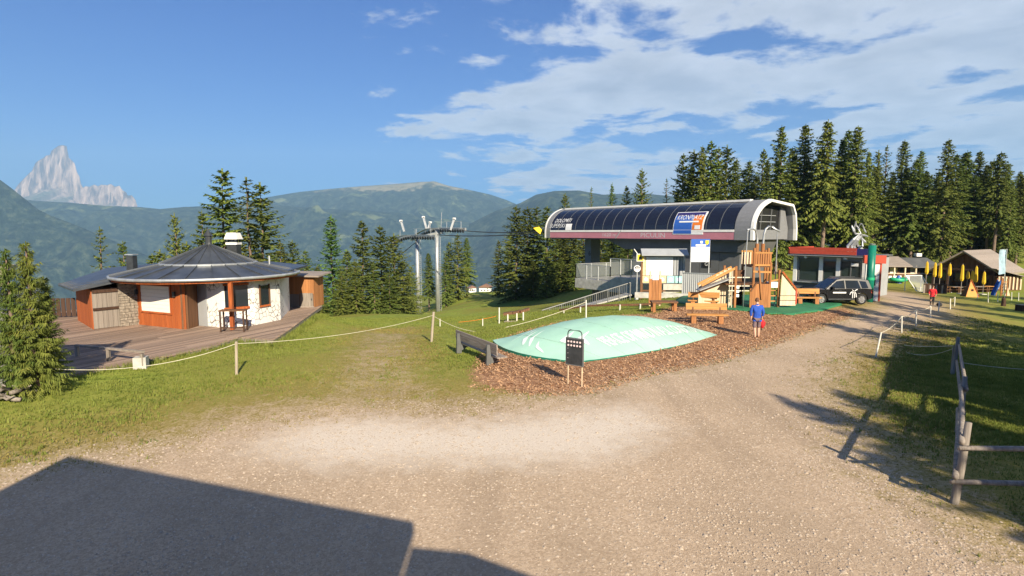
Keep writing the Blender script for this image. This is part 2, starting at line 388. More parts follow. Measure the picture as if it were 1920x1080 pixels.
def build_ground():
    xs = np.array([-v for v in grow(42, 3200, .6, 1.16)][::-1] + list(np.arange(-41.5, 42, .5)) + grow(42, 3200, .6, 1.16))
    ys = np.array(list(np.arange(-40, 62, .5)) + grow(62, 2700, .55, 1.09))
    X, Y = np.meshgrid(xs, ys); Z = terr_np(X, Y)
    nzv = np.array([noise.fractal(Vector((a * .22, b * .22, 0)), 1.0, 2.0, 3) for a, b in zip(X.ravel(), Y.ravel())]).reshape(X.shape)
    sg = poly_sd(X, Y, GRAVEL); sm = poly_sd(X, Y, MULCH); sp = poly_sd(X, Y, PALE); sw = poly_sd(X, Y, WORN)
    Z = Z + nzv * 0.05 * np.clip(-sg / 2, 0.15, 1) * (np.hypot(X, Y) < 140)
    v = np.stack([X, Y, Z], -1).reshape(-1, 3); nx = len(xs); ny = len(ys)
    i = (np.arange(ny - 1)[:, None] * nx + np.arange(nx - 1)[None]).ravel()
    f = np.stack([i, i + 1, i + nx + 1, i + nx], -1)
    m = bpy.data.materials.new('ground_gravel_grass_mulch'); m.use_nodes = True; nt = m.node_tree; N = nt.nodes.new; L = nt.links.new
    b = nt.nodes['Principled BSDF']; b.inputs['Roughness'].default_value = 0.95; b.inputs['Specular IOR Level'].default_value = 0.15
    tc = N('ShaderNodeTexCoord')
    def nz(scale, det=5, ro=.6):
        n = N('ShaderNodeTexNoise'); n.inputs['Scale'].default_value = scale; n.inputs['Detail'].default_value = det; n.inputs['Roughness'].default_value = ro; L(tc.outputs['Object'], n.inputs['Vector']); return n.outputs['Fac']
    def at(n): a = N('ShaderNodeAttribute'); a.attribute_name = n; return a.outputs['Fac']
    def mth(op, a, c_=None, cl=False):
        n = N('ShaderNodeMath'); n.operation = op; n.use_clamp = cl
        for k, q in enumerate((a, c_)):
            if q is None: continue
            if isinstance(q, (int, float)): n.inputs[k].default_value = q
            else: L(q, n.inputs[k])
        return n.outputs[0]
    def mr(v, a, c_, t0=0., t1=1.):
        n = N('ShaderNodeMapRange'); n.interpolation_type = 'SMOOTHSTEP'; n.inputs['From Min'].default_value = a; n.inputs['From Max'].default_value = c_
        n.inputs['To Min'].default_value = t0; n.inputs['To Max'].default_value = t1; L(v, n.inputs['Value']); return n.outputs[0]
    def ramp(v, *stops):
        r = N('ShaderNodeValToRGB'); e = r.color_ramp.elements
        while len(e) < len(stops): e.new(0.5)
        for k, (p_, c_) in enumerate(stops): e[k].position = p_; e[k].color = (*c_, 1)
        L(v, r.inputs[0]); return r.outputs[0]
    def mix(fa, a, c_, bt='MIX'):
        n = N('ShaderNodeMix'); n.data_type = 'RGBA'; n.blend_type = bt
        if isinstance(fa, (int, float)): n.inputs[0].default_value = fa
        else: L(fa, n.inputs[0])
        L(a, n.inputs[6]); L(c_, n.inputs[7]); return n.outputs[2]
    n1 = nz(0.35, 6); n2 = nz(2.2, 6, .65); n3 = nz(14, 5, .7); n4 = nz(46, 3, .7); nb = nz(.12, 4)
    g, mu, pa, wo = at('sd_gravel'), at('sd_mulch'), at('sd_pale'), at('sd_worn')
    vor = N('ShaderNodeTexVoronoi'); vor.inputs['Scale'].default_value = 26; L(tc.outputs['Object'], vor.inputs['Vector'])
    vor2 = N('ShaderNodeTexVoronoi'); vor2.inputs['Scale'].default_value = 15; L(tc.outputs['Object'], vor2.inputs['Vector'])
    # grass: green away from the traffic, dry and yellow next to the gravel
    wob = mth('ADD', mth('MULTIPLY', mth('SUBTRACT', n1, .5), 5.), mth('MULTIPLY', mth('SUBTRACT', n2, .5), 2.6))
    dry = mth('MAXIMUM', mr(mth('ADD', g, wob), -7.5, -.8), mth('MULTIPLY', mr(mth('ADD', wo, wob), -2.5, 1.5), .85))
    green = ramp(n2, (.28, (.12, .165, .022)), (.5, (.225, .275, .04)), (.74, (.32, .35, .07)))
    green = mix(mr(nb, .42, .62), green, ramp(n3, (.3, (.18, .185, .032)), (.7, (.27, .255, .055))))
    dryc = ramp(n3, (.25, (.15, .11, .03)), (.5, (.27, .205, .06)), (.75, (.38, .29, .11)))
    grass = mix(mth('MULTIPLY', dry, .9), green, dryc)
    # gravel
    grav = ramp(n4, (.25, (.31, .225, .15)), (.5, (.48, .355, .245)), (.75, (.62, .48, .345)))
    grav = mix(.42, grav, ramp(vor.outputs['Color'], (.2, (.32, .235, .16)), (.8, (.66, .52, .38))))
    grav = mix(mr(n1, .35, .7, 0, .45), grav, ramp(n3, (.3, (.25, .185, .125)), (.7, (.38, .29, .20))))
    trk = N('ShaderNodeMapping'); trk.inputs['Rotation'].default_value = (0, 0, .62); trk.inputs['Scale'].default_value = (1.1, .09, 1); L(tc.outputs['Object'], trk.inputs['Vector'])
    tn = N('ShaderNodeTexNoise'); tn.inputs['Scale'].default_value = 1.0; tn.inputs['Detail'].default_value = 4; L(trk.outputs[0], tn.inputs['Vector'])
    grav = mix(mr(tn.outputs['Fac'], .5, .68, 0, .5), grav, ramp(n3, (.3, (.27, .20, .14)), (.7, (.40, .30, .21))))
    pale = ramp(n4, (.25, (.50, .42, .34)), (.7, (.78, .70, .60)))
    grav = mix(mth('MULTIPLY', mr(mth('ADD', pa, mth('MULTIPLY', mth('SUBTRACT', n2, .5), 2.2)), -1.0, 1.0), .88), grav, pale)
    wob2 = mth('ADD', mth('MULTIPLY', mth('SUBTRACT', n2, .5), 5.0), mth('MULTIPLY', mth('SUBTRACT', n3, .5), 6.0))
    gm = mth('MULTIPLY', mr(mth('ADD', mth('MAXIMUM', g, mth('SUBTRACT', mth('MINIMUM', wo, 1.2), 2.3)), wob2), -2.4, .8), 1.0)
    col = mix(gm, grass, grav)
    mul = ramp(vor2.outputs['Color'], (.15, (.15, .07, .035)), (.5, (.32, .165, .085)), (.85, (.52, .32, .19)))
    mul = mix(.35, mul, ramp(n3, (.3, (.18, .085, .045)), (.7, (.44, .25, .14))))
    mm = mr(mth('ADD', mu, mth('ADD', mth('MULTIPLY', mth('SUBTRACT', n2, .5), 1.6), mth('MULTIPLY', mth('SUBTRACT', n3, .5), 1.0))), -.35, .35)
    col = mix(mm, col, mul)
    L(col, b.inputs['Base Color'])
    bp = N('ShaderNodeBump'); bp.inputs['Strength'].default_value = .5; bp.inputs['Distance'].default_value = .03
    L(mth('ADD', n4, mth('MULTIPLY', n3, .8)), bp.inputs['Height']); L(bp.outputs[0], b.inputs['Normal'])
    o = raw('ground', v, f, m, smooth=True, kind='structure')
    for nm, a in (('sd_gravel', sg), ('sd_mulch', sm), ('sd_pale', sp), ('sd_worn', sw)):
        o.data.attributes.new(nm, 'FLOAT', 'POINT').data.foreach_set('value', np.clip(a, -12, 12).ravel().astype(np.float32))
    return o
GROUND = build_ground()

# ------------------------------------------------------------------ mountains
def mountain_mat(name, rock):
    m = bpy.data.materials.new(name); m.use_nodes = True; nt = m.node_tree; N = nt.nodes.new; L = nt.links.new
    b = nt.nodes['Principled BSDF']; b.inputs['Roughness'].default_value = 1; b.inputs['Specular IOR Level'].default_value = 0.05
    tc = N('ShaderNodeTexCoord')
    def nz(scale, st=(1, 1, 1), det=6, ro=.6):
        mp = N('ShaderNodeMapping'); mp.inputs['Scale'].default_value = st; L(tc.outputs['Object'], mp.inputs['Vector'])
        n = N('ShaderNodeTexNoise'); n.inputs['Scale'].default_value = scale; n.inputs['Detail'].default_value = det; n.inputs['Roughness'].default_value = ro
        L(mp.outputs[0], n.inputs['Vector']); return n.outputs['Fac']
    def ramp(v, *stops):
        r = N('ShaderNodeValToRGB'); e = r.color_ramp.elements
        while len(e) < len(stops): e.new(0.5)
        for k, (p_, c_) in enumerate(stops): e[k].position = p_; e[k].color = (*c_, 1)
        L(v, r.inputs[0]); return r.outputs[0]
    def mix(fa, a, c_):
        n = N('ShaderNodeMix'); n.data_type = 'RGBA'; L(fa, n.inputs[0]); L(a, n.inputs[6]); L(c_, n.inputs[7]); return n.outputs[2]
    at = N('ShaderNodeAttribute'); at.attribute_name = 'alpine'
    if rock:
        st = nz(.012, (1, 1, .18)); fine = nz(.03, (1, 1, .5))
        rk = ramp(st, (.38, (.09, .07, .06)), (.5, (.29, .225, .185)), (.64, (.46, .36, .29)))
        gr = ramp(fine, (.35, (.06, .075, .035)), (.65, (.19, .18, .12)))
        col = mix(at.outputs['Fac'], gr, rk); h = st
    else:
        f1 = nz(.016, (1, 1, .8), 6, .75); big = nz(.0024, det=5); mid = nz(.009, det=5)
        forest = ramp(f1, (.34, (.004, .010, .008)), (.5, (.020, .036, .022)), (.66, (.075, .095, .055)))
        mead = ramp(mid, (.35, (.07, .10, .04)), (.65, (.13, .15, .07)))
        ad = N('ShaderNodeMath'); ad.operation = 'MULTIPLY_ADD'; L(mid, ad.inputs[0]); ad.inputs[1].default_value = .6; L(big, ad.inputs[2])
        mk = N('ShaderNodeMapRange'); mk.interpolation_type = 'SMOOTHSTEP'; mk.inputs['From Min'].default_value = .91; mk.inputs['From Max'].default_value = 1.0; L(ad.outputs[0], mk.inputs['Value'])
        col = mix(mk.outputs[0], forest, mead)
        alp = ramp(mid, (.3, (.16, .15, .085)), (.7, (.27, .24, .15)))
        sm = N('ShaderNodeMath'); sm.operation = 'MULTIPLY_ADD'; L(mid, sm.inputs[0]); sm.inputs[1].default_value = .9; L(at.outputs['Fac'], sm.inputs[2])
        m2 = N('ShaderNodeMapRange'); m2.inputs['From Min'].default_value = .95; m2.inputs['From Max'].default_value = 1.15; L(sm.outputs[0], m2.inputs['Value'])
        col = mix(m2.outputs[0], col, alp); h = f1
    bp = N('ShaderNodeBump'); bp.inputs['Strength'].default_value = .9; bp.inputs['Distance'].default_value = 28 if rock else 16
    L(h, bp.inputs['Height']); L(bp.outputs[0], b.inputs['Normal'])
    L(col, b.inputs['Base Color']); return m
M_forest_mtn = mountain_mat('mountain_forest', False); M_rock_mtn = mountain_mat('mountain_rock', True)
def interp(pts, x):
    xs = [p[0] for p in pts]; return float(np.interp(x, xs, [p[1] for p in pts]))
def mountain(name, pts, D, base, slope, amp, step=5, rows=46, alp=lambda t, px: 0.0, rocky=False, seed=0):
    px0, px1 = pts[0][0], pts[-1][0]; cols = np.arange(px0, px1 + .1, step); v = []; al = []
    for px in cols:
        top = P(px, interp(pts, px), D); H = top.z - base
        for k in range(-4, rows + 1):
            if k < 0:
                t = -k / 4.; x, y, z = top.x, D + H * t * (.05 if rocky else 1.2), top.z - H * t * .8
            else:
                t = k / rows
                if rocky:
                    # cliff above, scree and meadow apron below
                    cl = .52; tt = t / cl
                    if t < cl: z = top.z - H * .60 * tt; y = D - H * .14 * tt
                    else: q = (t - cl) / (1 - cl); z = top.z - H * (.60 + .40 * q); y = D - H * .14 - q * H * 1.1
                    gul = noise.fractal(Vector((top.x / 95 + seed, seed, z / 700)), 1.0, 2.1, 5)
                    y += gul * amp * min(1, tt * 1.5) * (1 if t < cl else max(.15, 1 - (t - cl) * 4))
                    z += noise.noise(Vector((top.x / 60, y / 60, 3))) * amp * .12 * min(1, tt)
                    x = top.x
                else:
                    x = top.x; y = D - H / slope * t; z = top.z - H * t
                    e = min(1, t * 4) * min(1, (1 - t) * 6)
                    nv = noise.fractal(Vector((x / 700 + seed, y / 700, seed)), 0.8, 2.0, 7)
                    rd = 1 - abs(noise.noise(Vector((x / 380 + seed, y / 1300, 9))))
                    z += (nv * amp * 1.1 + (rd - .6) * amp * 1.7) * e
            v.append((x, y, z)); al.append(alp(max(0, k) / rows, px))
    v = np.array(v); nr = rows + 5; nc = len(cols)
    i = (np.arange(nc - 1)[:, None] * nr + np.arange(nr - 1)[None]).ravel()
    f = np.stack([i, i + 1, i + nr + 1, i + nr], -1)
    o = raw(name, v, f, M_rock_mtn if rocky else M_forest_mtn, smooth=not rocky, kind='structure')
    o.data.attributes.new('alpine', 'FLOAT', 'POINT').data.foreach_set('value', np.array(al, dtype=np.float32))
    return o
mountain('mountain_peak', [(20,365),(35,345),(48,331),(60,320),(66,306),(72,301),(80,297),(86,292),(94,290),(96,283),(104,277),(110,273),(118,272),(125,274),(127,284),(129,296),(133,299),(140,306),(144,322),(149,330),(152,345),(156,352),(160,349),(168,350),(176,346),(184,349),(190,346),(200,347),(208,345),(216,350),(224,348),(230,357),(236,360),(240,367),(247,366),(254,374),(258,388),(275,394)],
         9300, 250, 1, 120, step=.6, rows=46, rocky=True, alp=lambda t, px: max(0., min(1., (.70 - t + .25 * math.sin(px * .35) * .3) * 5)))
mountain('mountain_ridge', [(-700,300),(-500,330),(-300,350),(-60,360),(0,366),(60,376),(130,380),(200,386),(262,388),(300,392),(345,388),(400,386),(500,384),(620,392),(760,400),(900,420)], 5600, -470, .40, 120, seed=3)
mountain('mountain_slope', [(-900,150),(-500,210),(-200,285),(-60,318),(0,337),(22,353),(40,368),(62,388),(95,404),(150,425),(220,455),(300,490)], 3600, -470, .45, 90, seed=8)
mountain('mountain_broad', [(380,395),(440,381),(500,370),(560,360),(620,354),(680,349),(740,345),(790,341),(815,340),(840,348),(880,356),(920,365),(950,375),(980,388),(1040,420),(1120,470)], 7200, -470, .42, 110, seed=5,
         alp=lambda t, px: max(0., (.30 - t) * 3.2) * max(0., 1 - abs(px - 740) / 330))
mountain('mountain_side', [(880,420),(930,395),(975,381),(1005,365),(1040,358),(1085,357),(1130,365),(1200,362),(1300,372),(1500,380),(1800,372),(2300,360)], 4800, -470, .42, 90, seed=11, alp=lambda t, px: max(0., (.2 - t) * 2.2))

# ------------------------------------------------------------------ haze over the valley
hz = MB().box((0, 4700, 610), (24000, 15600, 2200))
hm = bpy.data.materials.new('valley_haze'); hm.use_nodes = True; hm.node_tree.nodes.clear()
_o = hm.node_tree.nodes.new('ShaderNodeOutputMaterial'); _v = hm.node_tree.nodes.new('ShaderNodeVolumePrincipled')
_v.inputs['Density'].default_value = 9.5e-5; _v.inputs['Color'].default_value = (.37, .65, 1, 1); _v.inputs['Anisotropy'].default_value = 0.0; _v.inputs['Density Attribute'].default_value = ''
hm.node_tree.links.new(_v.outputs[0], _o.inputs['Volume'])
try: hm.cycles.homogeneous_volume = True
except Exception: pass
hz.build('haze', hm, kind='stuff')

# ------------------------------------------------------------------ foliage
def foliage(name, cols, transl=.25, hue=.018, rnd=.3):
    m = bpy.data.materials.new(name); m.use_nodes = True; nt = m.node_tree; N = nt.nodes.new; L = nt.links.new
    b = nt.nodes['Principled BSDF']; b.inputs['Roughness'].default_value = .75; b.inputs['Specular IOR Level'].default_value = .2
    tc = N('ShaderNodeTexCoord'); n = N('ShaderNodeTexNoise'); n.inputs['Scale'].default_value = 1.3; n.inputs['Detail'].default_value = 6; n.inputs['Roughness'].default_value = .7
    L(tc.outputs['Object'], n.inputs['Vector'])
    r = N('ShaderNodeValToRGB'); e = r.color_ramp.elements; e.new(.5)
    for k, (p_, c_) in enumerate(zip((.3, .5, .72), cols)): e[k].position = p_; e[k].color = (*c_, 1)
    L(n.outputs['Fac'], r.inputs[0])
    oi = N('ShaderNodeObjectInfo'); h = N('ShaderNodeHueSaturation'); L(r.outputs[0], h.inputs['Color'])
    a = N('ShaderNodeMapRange'); a.inputs['To Min'].default_value = .5 - hue; a.inputs['To Max'].default_value = .5 + hue; L(oi.outputs['Random'], a.inputs['Value']); L(a.outputs[0], h.inputs['Hue'])
    mu = N('ShaderNodeMath'); mu.operation = 'MULTIPLY'; mu.inputs[1].default_value = 7.77; L(oi.outputs['Random'], mu.inputs[0])
    fr = N('ShaderNodeMath'); fr.operation = 'FRACT'; L(mu.outputs[0], fr.inputs[0])
    c_ = N('ShaderNodeMapRange'); c_.inputs['To Min'].default_value = 1 - rnd; c_.inputs['To Max'].default_value = 1 + rnd; L(fr.outputs[0], c_.inputs['Value']); L(c_.outputs[0], h.inputs['Value'])
    L(h.outputs[0], b.inputs['Base Color'])
    tr = N('ShaderNodeBsdfTranslucent'); L(h.outputs[0], tr.inputs['Color']); mx = N('ShaderNodeMixShader'); mx.inputs[0].default_value = transl
    L(b.outputs[0], mx.inputs[1]); L(tr.outputs[0], mx.inputs[2]); L(mx.outputs[0], nt.nodes['Material Output'].inputs['Surface'])
    return m
M_spruce = foliage('spruce_needles', [(.065, .10, .022), (.14, .18, .036), (.25, .26, .06)])
M_larch = foliage('larch_needles', [(.075, .135, .025), (.14, .22, .045), (.21, .29, .065)], rnd=.2)
M_leaf = foliage('shrub_leaves', [(.045, .075, .016), (.09, .13, .03), (.15, .18, .05)])
M_bark = mat('spruce_bark', (.22, .155, .115), .9, col2=(.09, .065, .05), scale=4, stretch=(2, 2, .5), bump=.5, rand=.2)
M_dead = mat('dead_branch', (.24, .21, .18), .9, var=.2)
def spruce_mesh(seed, H, R, clear, nb=6, gap=.42, droop=.35, twigs=7, tw=.34, ragged=.25, leaf=1.0, fall=.75):
    """crown of a spruce: whorls of drooping boughs, each with rows of hanging twig blades"""
    rnd = random.Random(seed); V = []; Fc = []
    def quad(a, d, side, L_, W):
        b0 = a - side * W * .5; b1 = a + side * W * .5; e = a + d * L_
        k = len(V); V.extend((tuple(b0), tuple(b1), tuple(e + side * W * .22), tuple(e - side * W * .22))); Fc.append((k, k + 1, k + 2, k + 3))
    z = clear
    while z < H - .15:
        t = (z - clear) / (H - clear); n = max(3, int(nb * (1 - .45 * t) + rnd.random()))
        a0 = rnd.random() * 6.28; Rz = R * (1 - t) ** fall * (1 - .25 * max(0, .12 - t) / .12) + .10
        for k in range(n):
            az = a0 + 6.283 * k / n + rnd.uniform(-.35, .35); L_ = Rz * rnd.uniform(1 - ragged * 1.6, 1 + ragged)
            if rnd.random() < .06: continue
            el = .55 * t - .10 + rnd.uniform(-.12, .12); dr = droop * (1 - t * .7); ca, sa = math.cos(az), math.sin(az); z0 = z + rnd.uniform(-.15, .15)
            nt_ = max(3, int(twigs * (.45 + .55 * L_ / R)))
            def pt(s): return Vector((ca * L_ * s, sa * L_ * s, z0 + L_ * (el * s - dr * s * s + .16 * s ** 4)))
            lat = Vector((-sa, ca, 0))
            for j in range(nt_):
                s = .12 + .88 * (j + rnd.random() * .7) / nt_; p = pt(s); dirb = (pt(min(1, s + .1)) - p)
                if dirb.length < 1e-5: dirb = Vector((ca, sa, 0))
                dirb.normalize()
                ln = (tw * (1.15 - .55 * s) * (.5 + .5 * L_ / R) + .08) * rnd.uniform(.7, 1.25)
                for sg in (-1, 1):
                    d = (dirb * rnd.uniform(.35, .8) + lat * sg * rnd.uniform(.4, .9) + Vector((0, 0, -rnd.uniform(.25, .9)))).normalized()
                    sd = (d.cross(Vector((rnd.uniform(-.6, .6), rnd.uniform(-.6, .6), 1)))).normalized()
                    quad(p, d, sd, ln, .17 * leaf * (.6 + .4 * L_ / R))
                if rnd.random() < .7:
                    d = (dirb + Vector((0, 0, -rnd.uniform(.8, 2)))).normalized(); sd = (d.cross(Vector((ca, sa, .2)))).normalized()
                    quad(p, d, sd, ln * .9, .15 * leaf)
                d = dirb; quad(p, d, (lat + Vector((0, 0, rnd.uniform(-.5, .5)))).normalized(), L_ / nt_ * 1.5, .13 * leaf)
        z += gap * rnd.uniform(.8, 1.2) * (1 - .35 * t)
    for k in range(4):
        quad(Vector((0, 0, H - min(.5, .04 * H))), Vector((rnd.uniform(-.08, .08), rnd.uniform(-.08, .08), 1)).normalized(), Vector((math.cos(k * .8), math.sin(k * .8), 0)), min(.75, .05 * H), min(.09, .008 * H))
    return V, Fc
def trunk_mesh(H, r, clear, seed):
    b = MB(); rnd = random.Random(seed)
    b.tube([(0, 0, -.6), (0, 0, 0), (.01 * H, 0, H * .35), (0, .008 * H, H * .7), (0, 0, H * .985)], [r * 1.25, r * 1.1, r * .8, r * .45, .02], 7)
    for k in range(int(clear * 3.2)):
        z = clear * rnd.uniform(.25, 1.05); a = rnd.random() * 6.28; L_ = rnd.uniform(.5, 1.5)
        b.tube([(0, 0, z), (math.cos(a) * L_, math.sin(a) * L_, z - rnd.uniform(.05, .5))], [.03, .008], 3, cap=False)
    return b
PROTO = {}
def proto(kind, H, R, clear, material, **kw):
    V, Fc = spruce_mesh(hash_seed(kind), H, R, clear, **kw)
    me = bpy.data.meshes.new('crown'); me.from_pydata(V, [], Fc); me.materials.append(material)
    t = trunk_mesh(H, H * .0125 + .03, clear, 5); mt = bpy.data.meshes.new('trunk'); mt.from_pydata(t.v, [], t.f); mt.materials.append(M_bark)
    mt.polygons.foreach_set('use_smooth', [True] * len(mt.polygons))
    PROTO[kind] = (me, mt, H)
def hash_seed(s): return sum((i + 3) * ord(c) for i, c in enumerate(s))
proto('full_a', 14, 2.5, .5, M_spruce, twigs=9, leaf=1.25, fall=.66); proto('full_b', 14, 2.1, .8, M_spruce, droop=.5, ragged=.35, twigs=9, leaf=1.25, fall=.64); proto('full_c', 14, 2.9, .4, M_spruce, droop=.25, nb=7, twigs=9, leaf=1.25, fall=.7)
proto('tall_a', 24, 2.9, 6.0, M_spruce, nb=7, gap=.42, droop=.62, twigs=9, tw=.6, ragged=.3, leaf=1.6, fall=.62)
proto('tall_b', 24, 2.4, 9.5, M_spruce, nb=7, gap=.44, droop=.75, twigs=8, tw=.65, ragged=.4, leaf=1.6, fall=.6)
proto('tall_c', 24, 3.3, 3.0, M_spruce, nb=7, gap=.45, droop=.5, twigs=9, tw=.6, ragged=.45, leaf=1.6, fall=.7)
proto('thin', 20, 1.7, 6.0, M_spruce, nb=4, gap=.75, droop=.25, twigs=6, tw=.4, ragged=.6, leaf=1.2)
proto('larch', 15, 2.2, .8, M_larch, nb=7, gap=.36, droop=.2, twigs=8, tw=.3, ragged=.3)
proto('young', 5, 1.05, .1, M_spruce, nb=9, gap=.13, droop=.30, twigs=15, tw=.17, ragged=.3, leaf=.24, fall=.8)
def tree(name, kind, loc, H, label, group=None, rz=None, wide=1.0, cat='tree'):
    o = thing(name, loc, random.uniform(0, 6.28) if rz is None else rz, label, cat, group)
    c, t, h0 = PROTO[kind]; s = H / h0
    share('crown', c, o, scale=(s * wide, s * wide, s)); share('trunk', t, o, scale=(s, s, s))
    return o
def tree_at(kind, px, topy, d, label, group=None, wide=1.0, name='spruce_tree', sink=.2):
    q = P(px, topy, d); z = tz(q.x, q.y) - sink
    return tree(name, kind, (q.x, q.y, z), q.z - z, label, group, wide=wide)
ORD = ['first', 'second', 'third', 'fourth', 'fifth', 'sixth', 'seventh', 'eighth', 'ninth', 'tenth', 'eleventh', 'twelfth', 'thirteenth', 'fourteenth', 'fifteenth'] + ['%dth' % k for k in range(16, 40)]
def nth(pxs, px): return ORD[sorted(pxs).index(px)]
# trees round the hut
tree_at('full_b', 416, 320, 50, 'tallest spruce behind the round hut, left of its white capped chimney', wide=1.5)
tree_at('thin', 462, 335, 47, 'bare trunked spruce rising right behind the white capped chimney', wide=2.0)
tree_at('full_a', 487, 345, 52, 'broad dark spruce just right of the hut chimney', wide=1.6)
tree_at('full_c', 327, 402, 54, 'spruce standing behind the left half of the round hut roof', wide=.8)
tree_at('full_b', 378, 398, 56, 'spruce directly behind the hut finial')
tree_at('thin', 187, 428, 58, 'lone thin spruce with bare trunk behind the lean-to roof', wide=1.3)
tree_at('full_b', 230, 455, 60, 'small spruce beside the dark flue of the hut', wide=.9)
for i, (px, ty, d) in enumerate([(285, 478, 52), (350, 455, 60), (440, 440, 44), (525, 455, 50), (548, 452, 54), (512, 478, 45), (572, 470, 60), (300, 470, 62)]):
    tree_at(['full_a', 'full_c', 'full_b'][i % 3], px, ty, d, nth([285, 350, 440, 525, 548, 512, 572, 300], px) + ' lower spruce from the left behind hut and shed', 'low spruces behind the hut', wide=1.4)
# trees right of the shed
tree_at('larch', 620, 406, 68, 'bright green conifer right of the orange shed', name='larch_tree', wide=1.6)
tree_at('full_b', 678, 416, 72, 'slim pointed spruce between the bright conifer and the broad pair', wide=1.35)
tree_at('full_a', 712, 425, 66, 'left one of two broad spruces left of the lift tower', wide=1.7)
tree_at('full_c', 738, 440, 70, 'right one of two broad spruces left of the lift tower', wide=1.7)
for i, (px, ty, d) in enumerate([(650, 470, 64), (665, 490, 60), (700, 495, 60), (755, 490, 74), (770, 500, 84), (595, 500, 60), (640, 510, 58), (730, 510, 60)]):
    tree_at(['full_c', 'full_a', 'full_b'][i % 3], px, ty, d, nth([650, 665, 700, 755, 770, 595, 640, 730], px) + ' low spruce from the left at the meadow edge before the lift tower', 'low spruces at the meadow edge', wide=1.5)
for i, (px, ty, d) in enumerate([(803, 475, 128), (842, 455, 126), (858, 440, 122), (875, 446, 126), (835, 480, 118)]):
    tree_at(['tall_a', 'full_b', 'full_a'][i % 3], px, ty, d, nth([803, 842, 858, 875, 835], px) + ' spruce from the left behind the two lift tower columns', 'spruces behind the lift tower', wide=1.4)
tree_at('full_b', 935, 452, 128, 'slender spruce alone left of the dense stand by the station', wide=1.2)
tree_at('full_a', 955, 440, 124, 'spruce at the left end of the dense stand by the station', wide=1.2)
for i in range(13):
    px = 972 + i * 17.5 + random.uniform(-4, 4)
    tree_at(['full_a', 'full_c', 'full_b'][i % 3], px, random.uniform(384, 402) if i < 4 else random.uniform(395, 425), 98 + (i % 3) * 4 - i * .5, ORD[i] + ' spruce from the left in the dense stand under the lift station', 'dense stand under the station', wide=1.6)
for i in range(7):
    tree_at(['full_c', 'full_a'][i % 2], 1000 + i * 26, random.uniform(470, 490), 92 - (i % 2) * 3, ORD[i] + ' low front spruce from the left under the lift station', 'front spruces under the station', wide=1.8)
# trees behind the station roof
for px, ty, d, k, lab in [(1060, 364, 120, 'full_c', 'broad treetop above the left end of the station roof'), (1109, 352, 118, 'thin', 'thin crooked treetop above the station roof'),
                          (1148, 345, 112, 'larch', 'light green treetop above the station lettering'), (1175, 350, 108, 'full_b', 'small treetop left of the tall pine over the station'),
                          (1204, 318, 104, 'full_c', 'tall treetop over the middle of the station roof'), (1250, 335, 108, 'thin', 'reddish thin treetop right of the tallest one over mid station')]:
    tree_at(k, px, ty, d, lab)
def forest(row, group, label, d0, d1, kinds):
    for i, (px, ty) in enumerate(row):
        tree_at(kinds[i % len(kinds)], px, ty, random.uniform(d0, d1), '%s %s, counted from the left' % (nth([r[0] for r in row], px), label), group, wide=random.uniform(1.0, 1.5))
forest([(1282, 290), (1302, 283), (1318, 275), (1334, 267), (1348, 278), (1364, 274), (1380, 300), (1395, 318)], 'spruces over the station sign', 'spruce in the clump above the blue station sign', 92, 102, ['full_a', 'full_c', 'tall_c', 'full_b'])
for px, ty, d, k, lab in [(1466, 237, 92, 'tall_c', 'tall dark spruce above the right end of the station'), (1511, 235, 94, 'tall_a', 'pointed spruce second left of the tallest tree above the office'),
                          (1553, 226, 90, 'tall_b', 'tallest spruce, thin topped, above the red office fascia'), (1609, 238, 93, 'tall_a', 'tall broad spruce right above the metal deer sculpture'),
                          (1664, 274, 100, 'thin', 'gaunt thin spruce right of the green column'), (1697, 264, 96, 'tall_c', 'spruce with pointed top above the low brown building'),
                          (1779, 262, 92, 'tall_c', 'tall pointed spruce left of the lodge gable peak'), (1878, 285, 94, 'tall_b', 'lone pointed spruce above the pale blue banner')]:
    tree_at(k, px, ty, d, lab, wide=1.2)
forest([(1418, 330), (1440, 300), (1490, 290), (1530, 300), (1580, 262), (1570, 300), (1592, 245), (1630, 285), (1645, 310), (1720, 300), (1738, 320), (1712, 330)], 'forest spruces over the office', 'spruce of the forest edge above the office', 94, 108, ['tall_a', 'tall_c', 'tall_b'])
forest([(1762, 322), (1795, 290), (1815, 283), (1838, 284), (1852, 310), (1862, 330), (1900, 340), (1918, 330), (1830, 330), (1755, 350), (1890, 330)], 'forest spruces over the lodge', 'spruce of the forest edge above the wooden lodge', 94, 110, ['tall_c', 'tall_a', 'tall_b'])
forest([(1410 + i * 24, 330 + random.uniform(-15, 25)) for i in range(23)], 'rear forest spruces', 'spruce in the rear rank of the right hand forest', 116, 135, ['tall_c', 'tall_a'])
forest([(1270 + i * 27, (305 if i < 6 else 285) + random.uniform(-12, 55)) for i in range(25)], 'middle forest spruces', 'spruce in the middle rank of the right hand forest', 104, 116, ['tall_a', 'tall_c', 'full_c', 'tall_b'])
forest([(1430 + i * 34, 395 + random.uniform(-15, 25)) for i in range(15)], 'forest understorey', 'short spruce in the understorey of the right hand forest', 98, 112, ['full_c', 'full_a', 'full_b'])
# near spruce clump at the left edge
for px, py, ty, k, w, lab in [(34, 745, 468, 'young', .75, 'left one of the three near spruces beside the driftwood'), (72, 742, 455, 'young', .75, 'middle and tallest of the three near spruces at the left edge'), (99, 728, 520, 'young', .8, 'right and lowest of the three near spruces, touching the deck')]:
    q = T(px, py); tree('spruce_tree', k, q, P(px, ty, q.y).z - q.z, lab, wide=w)
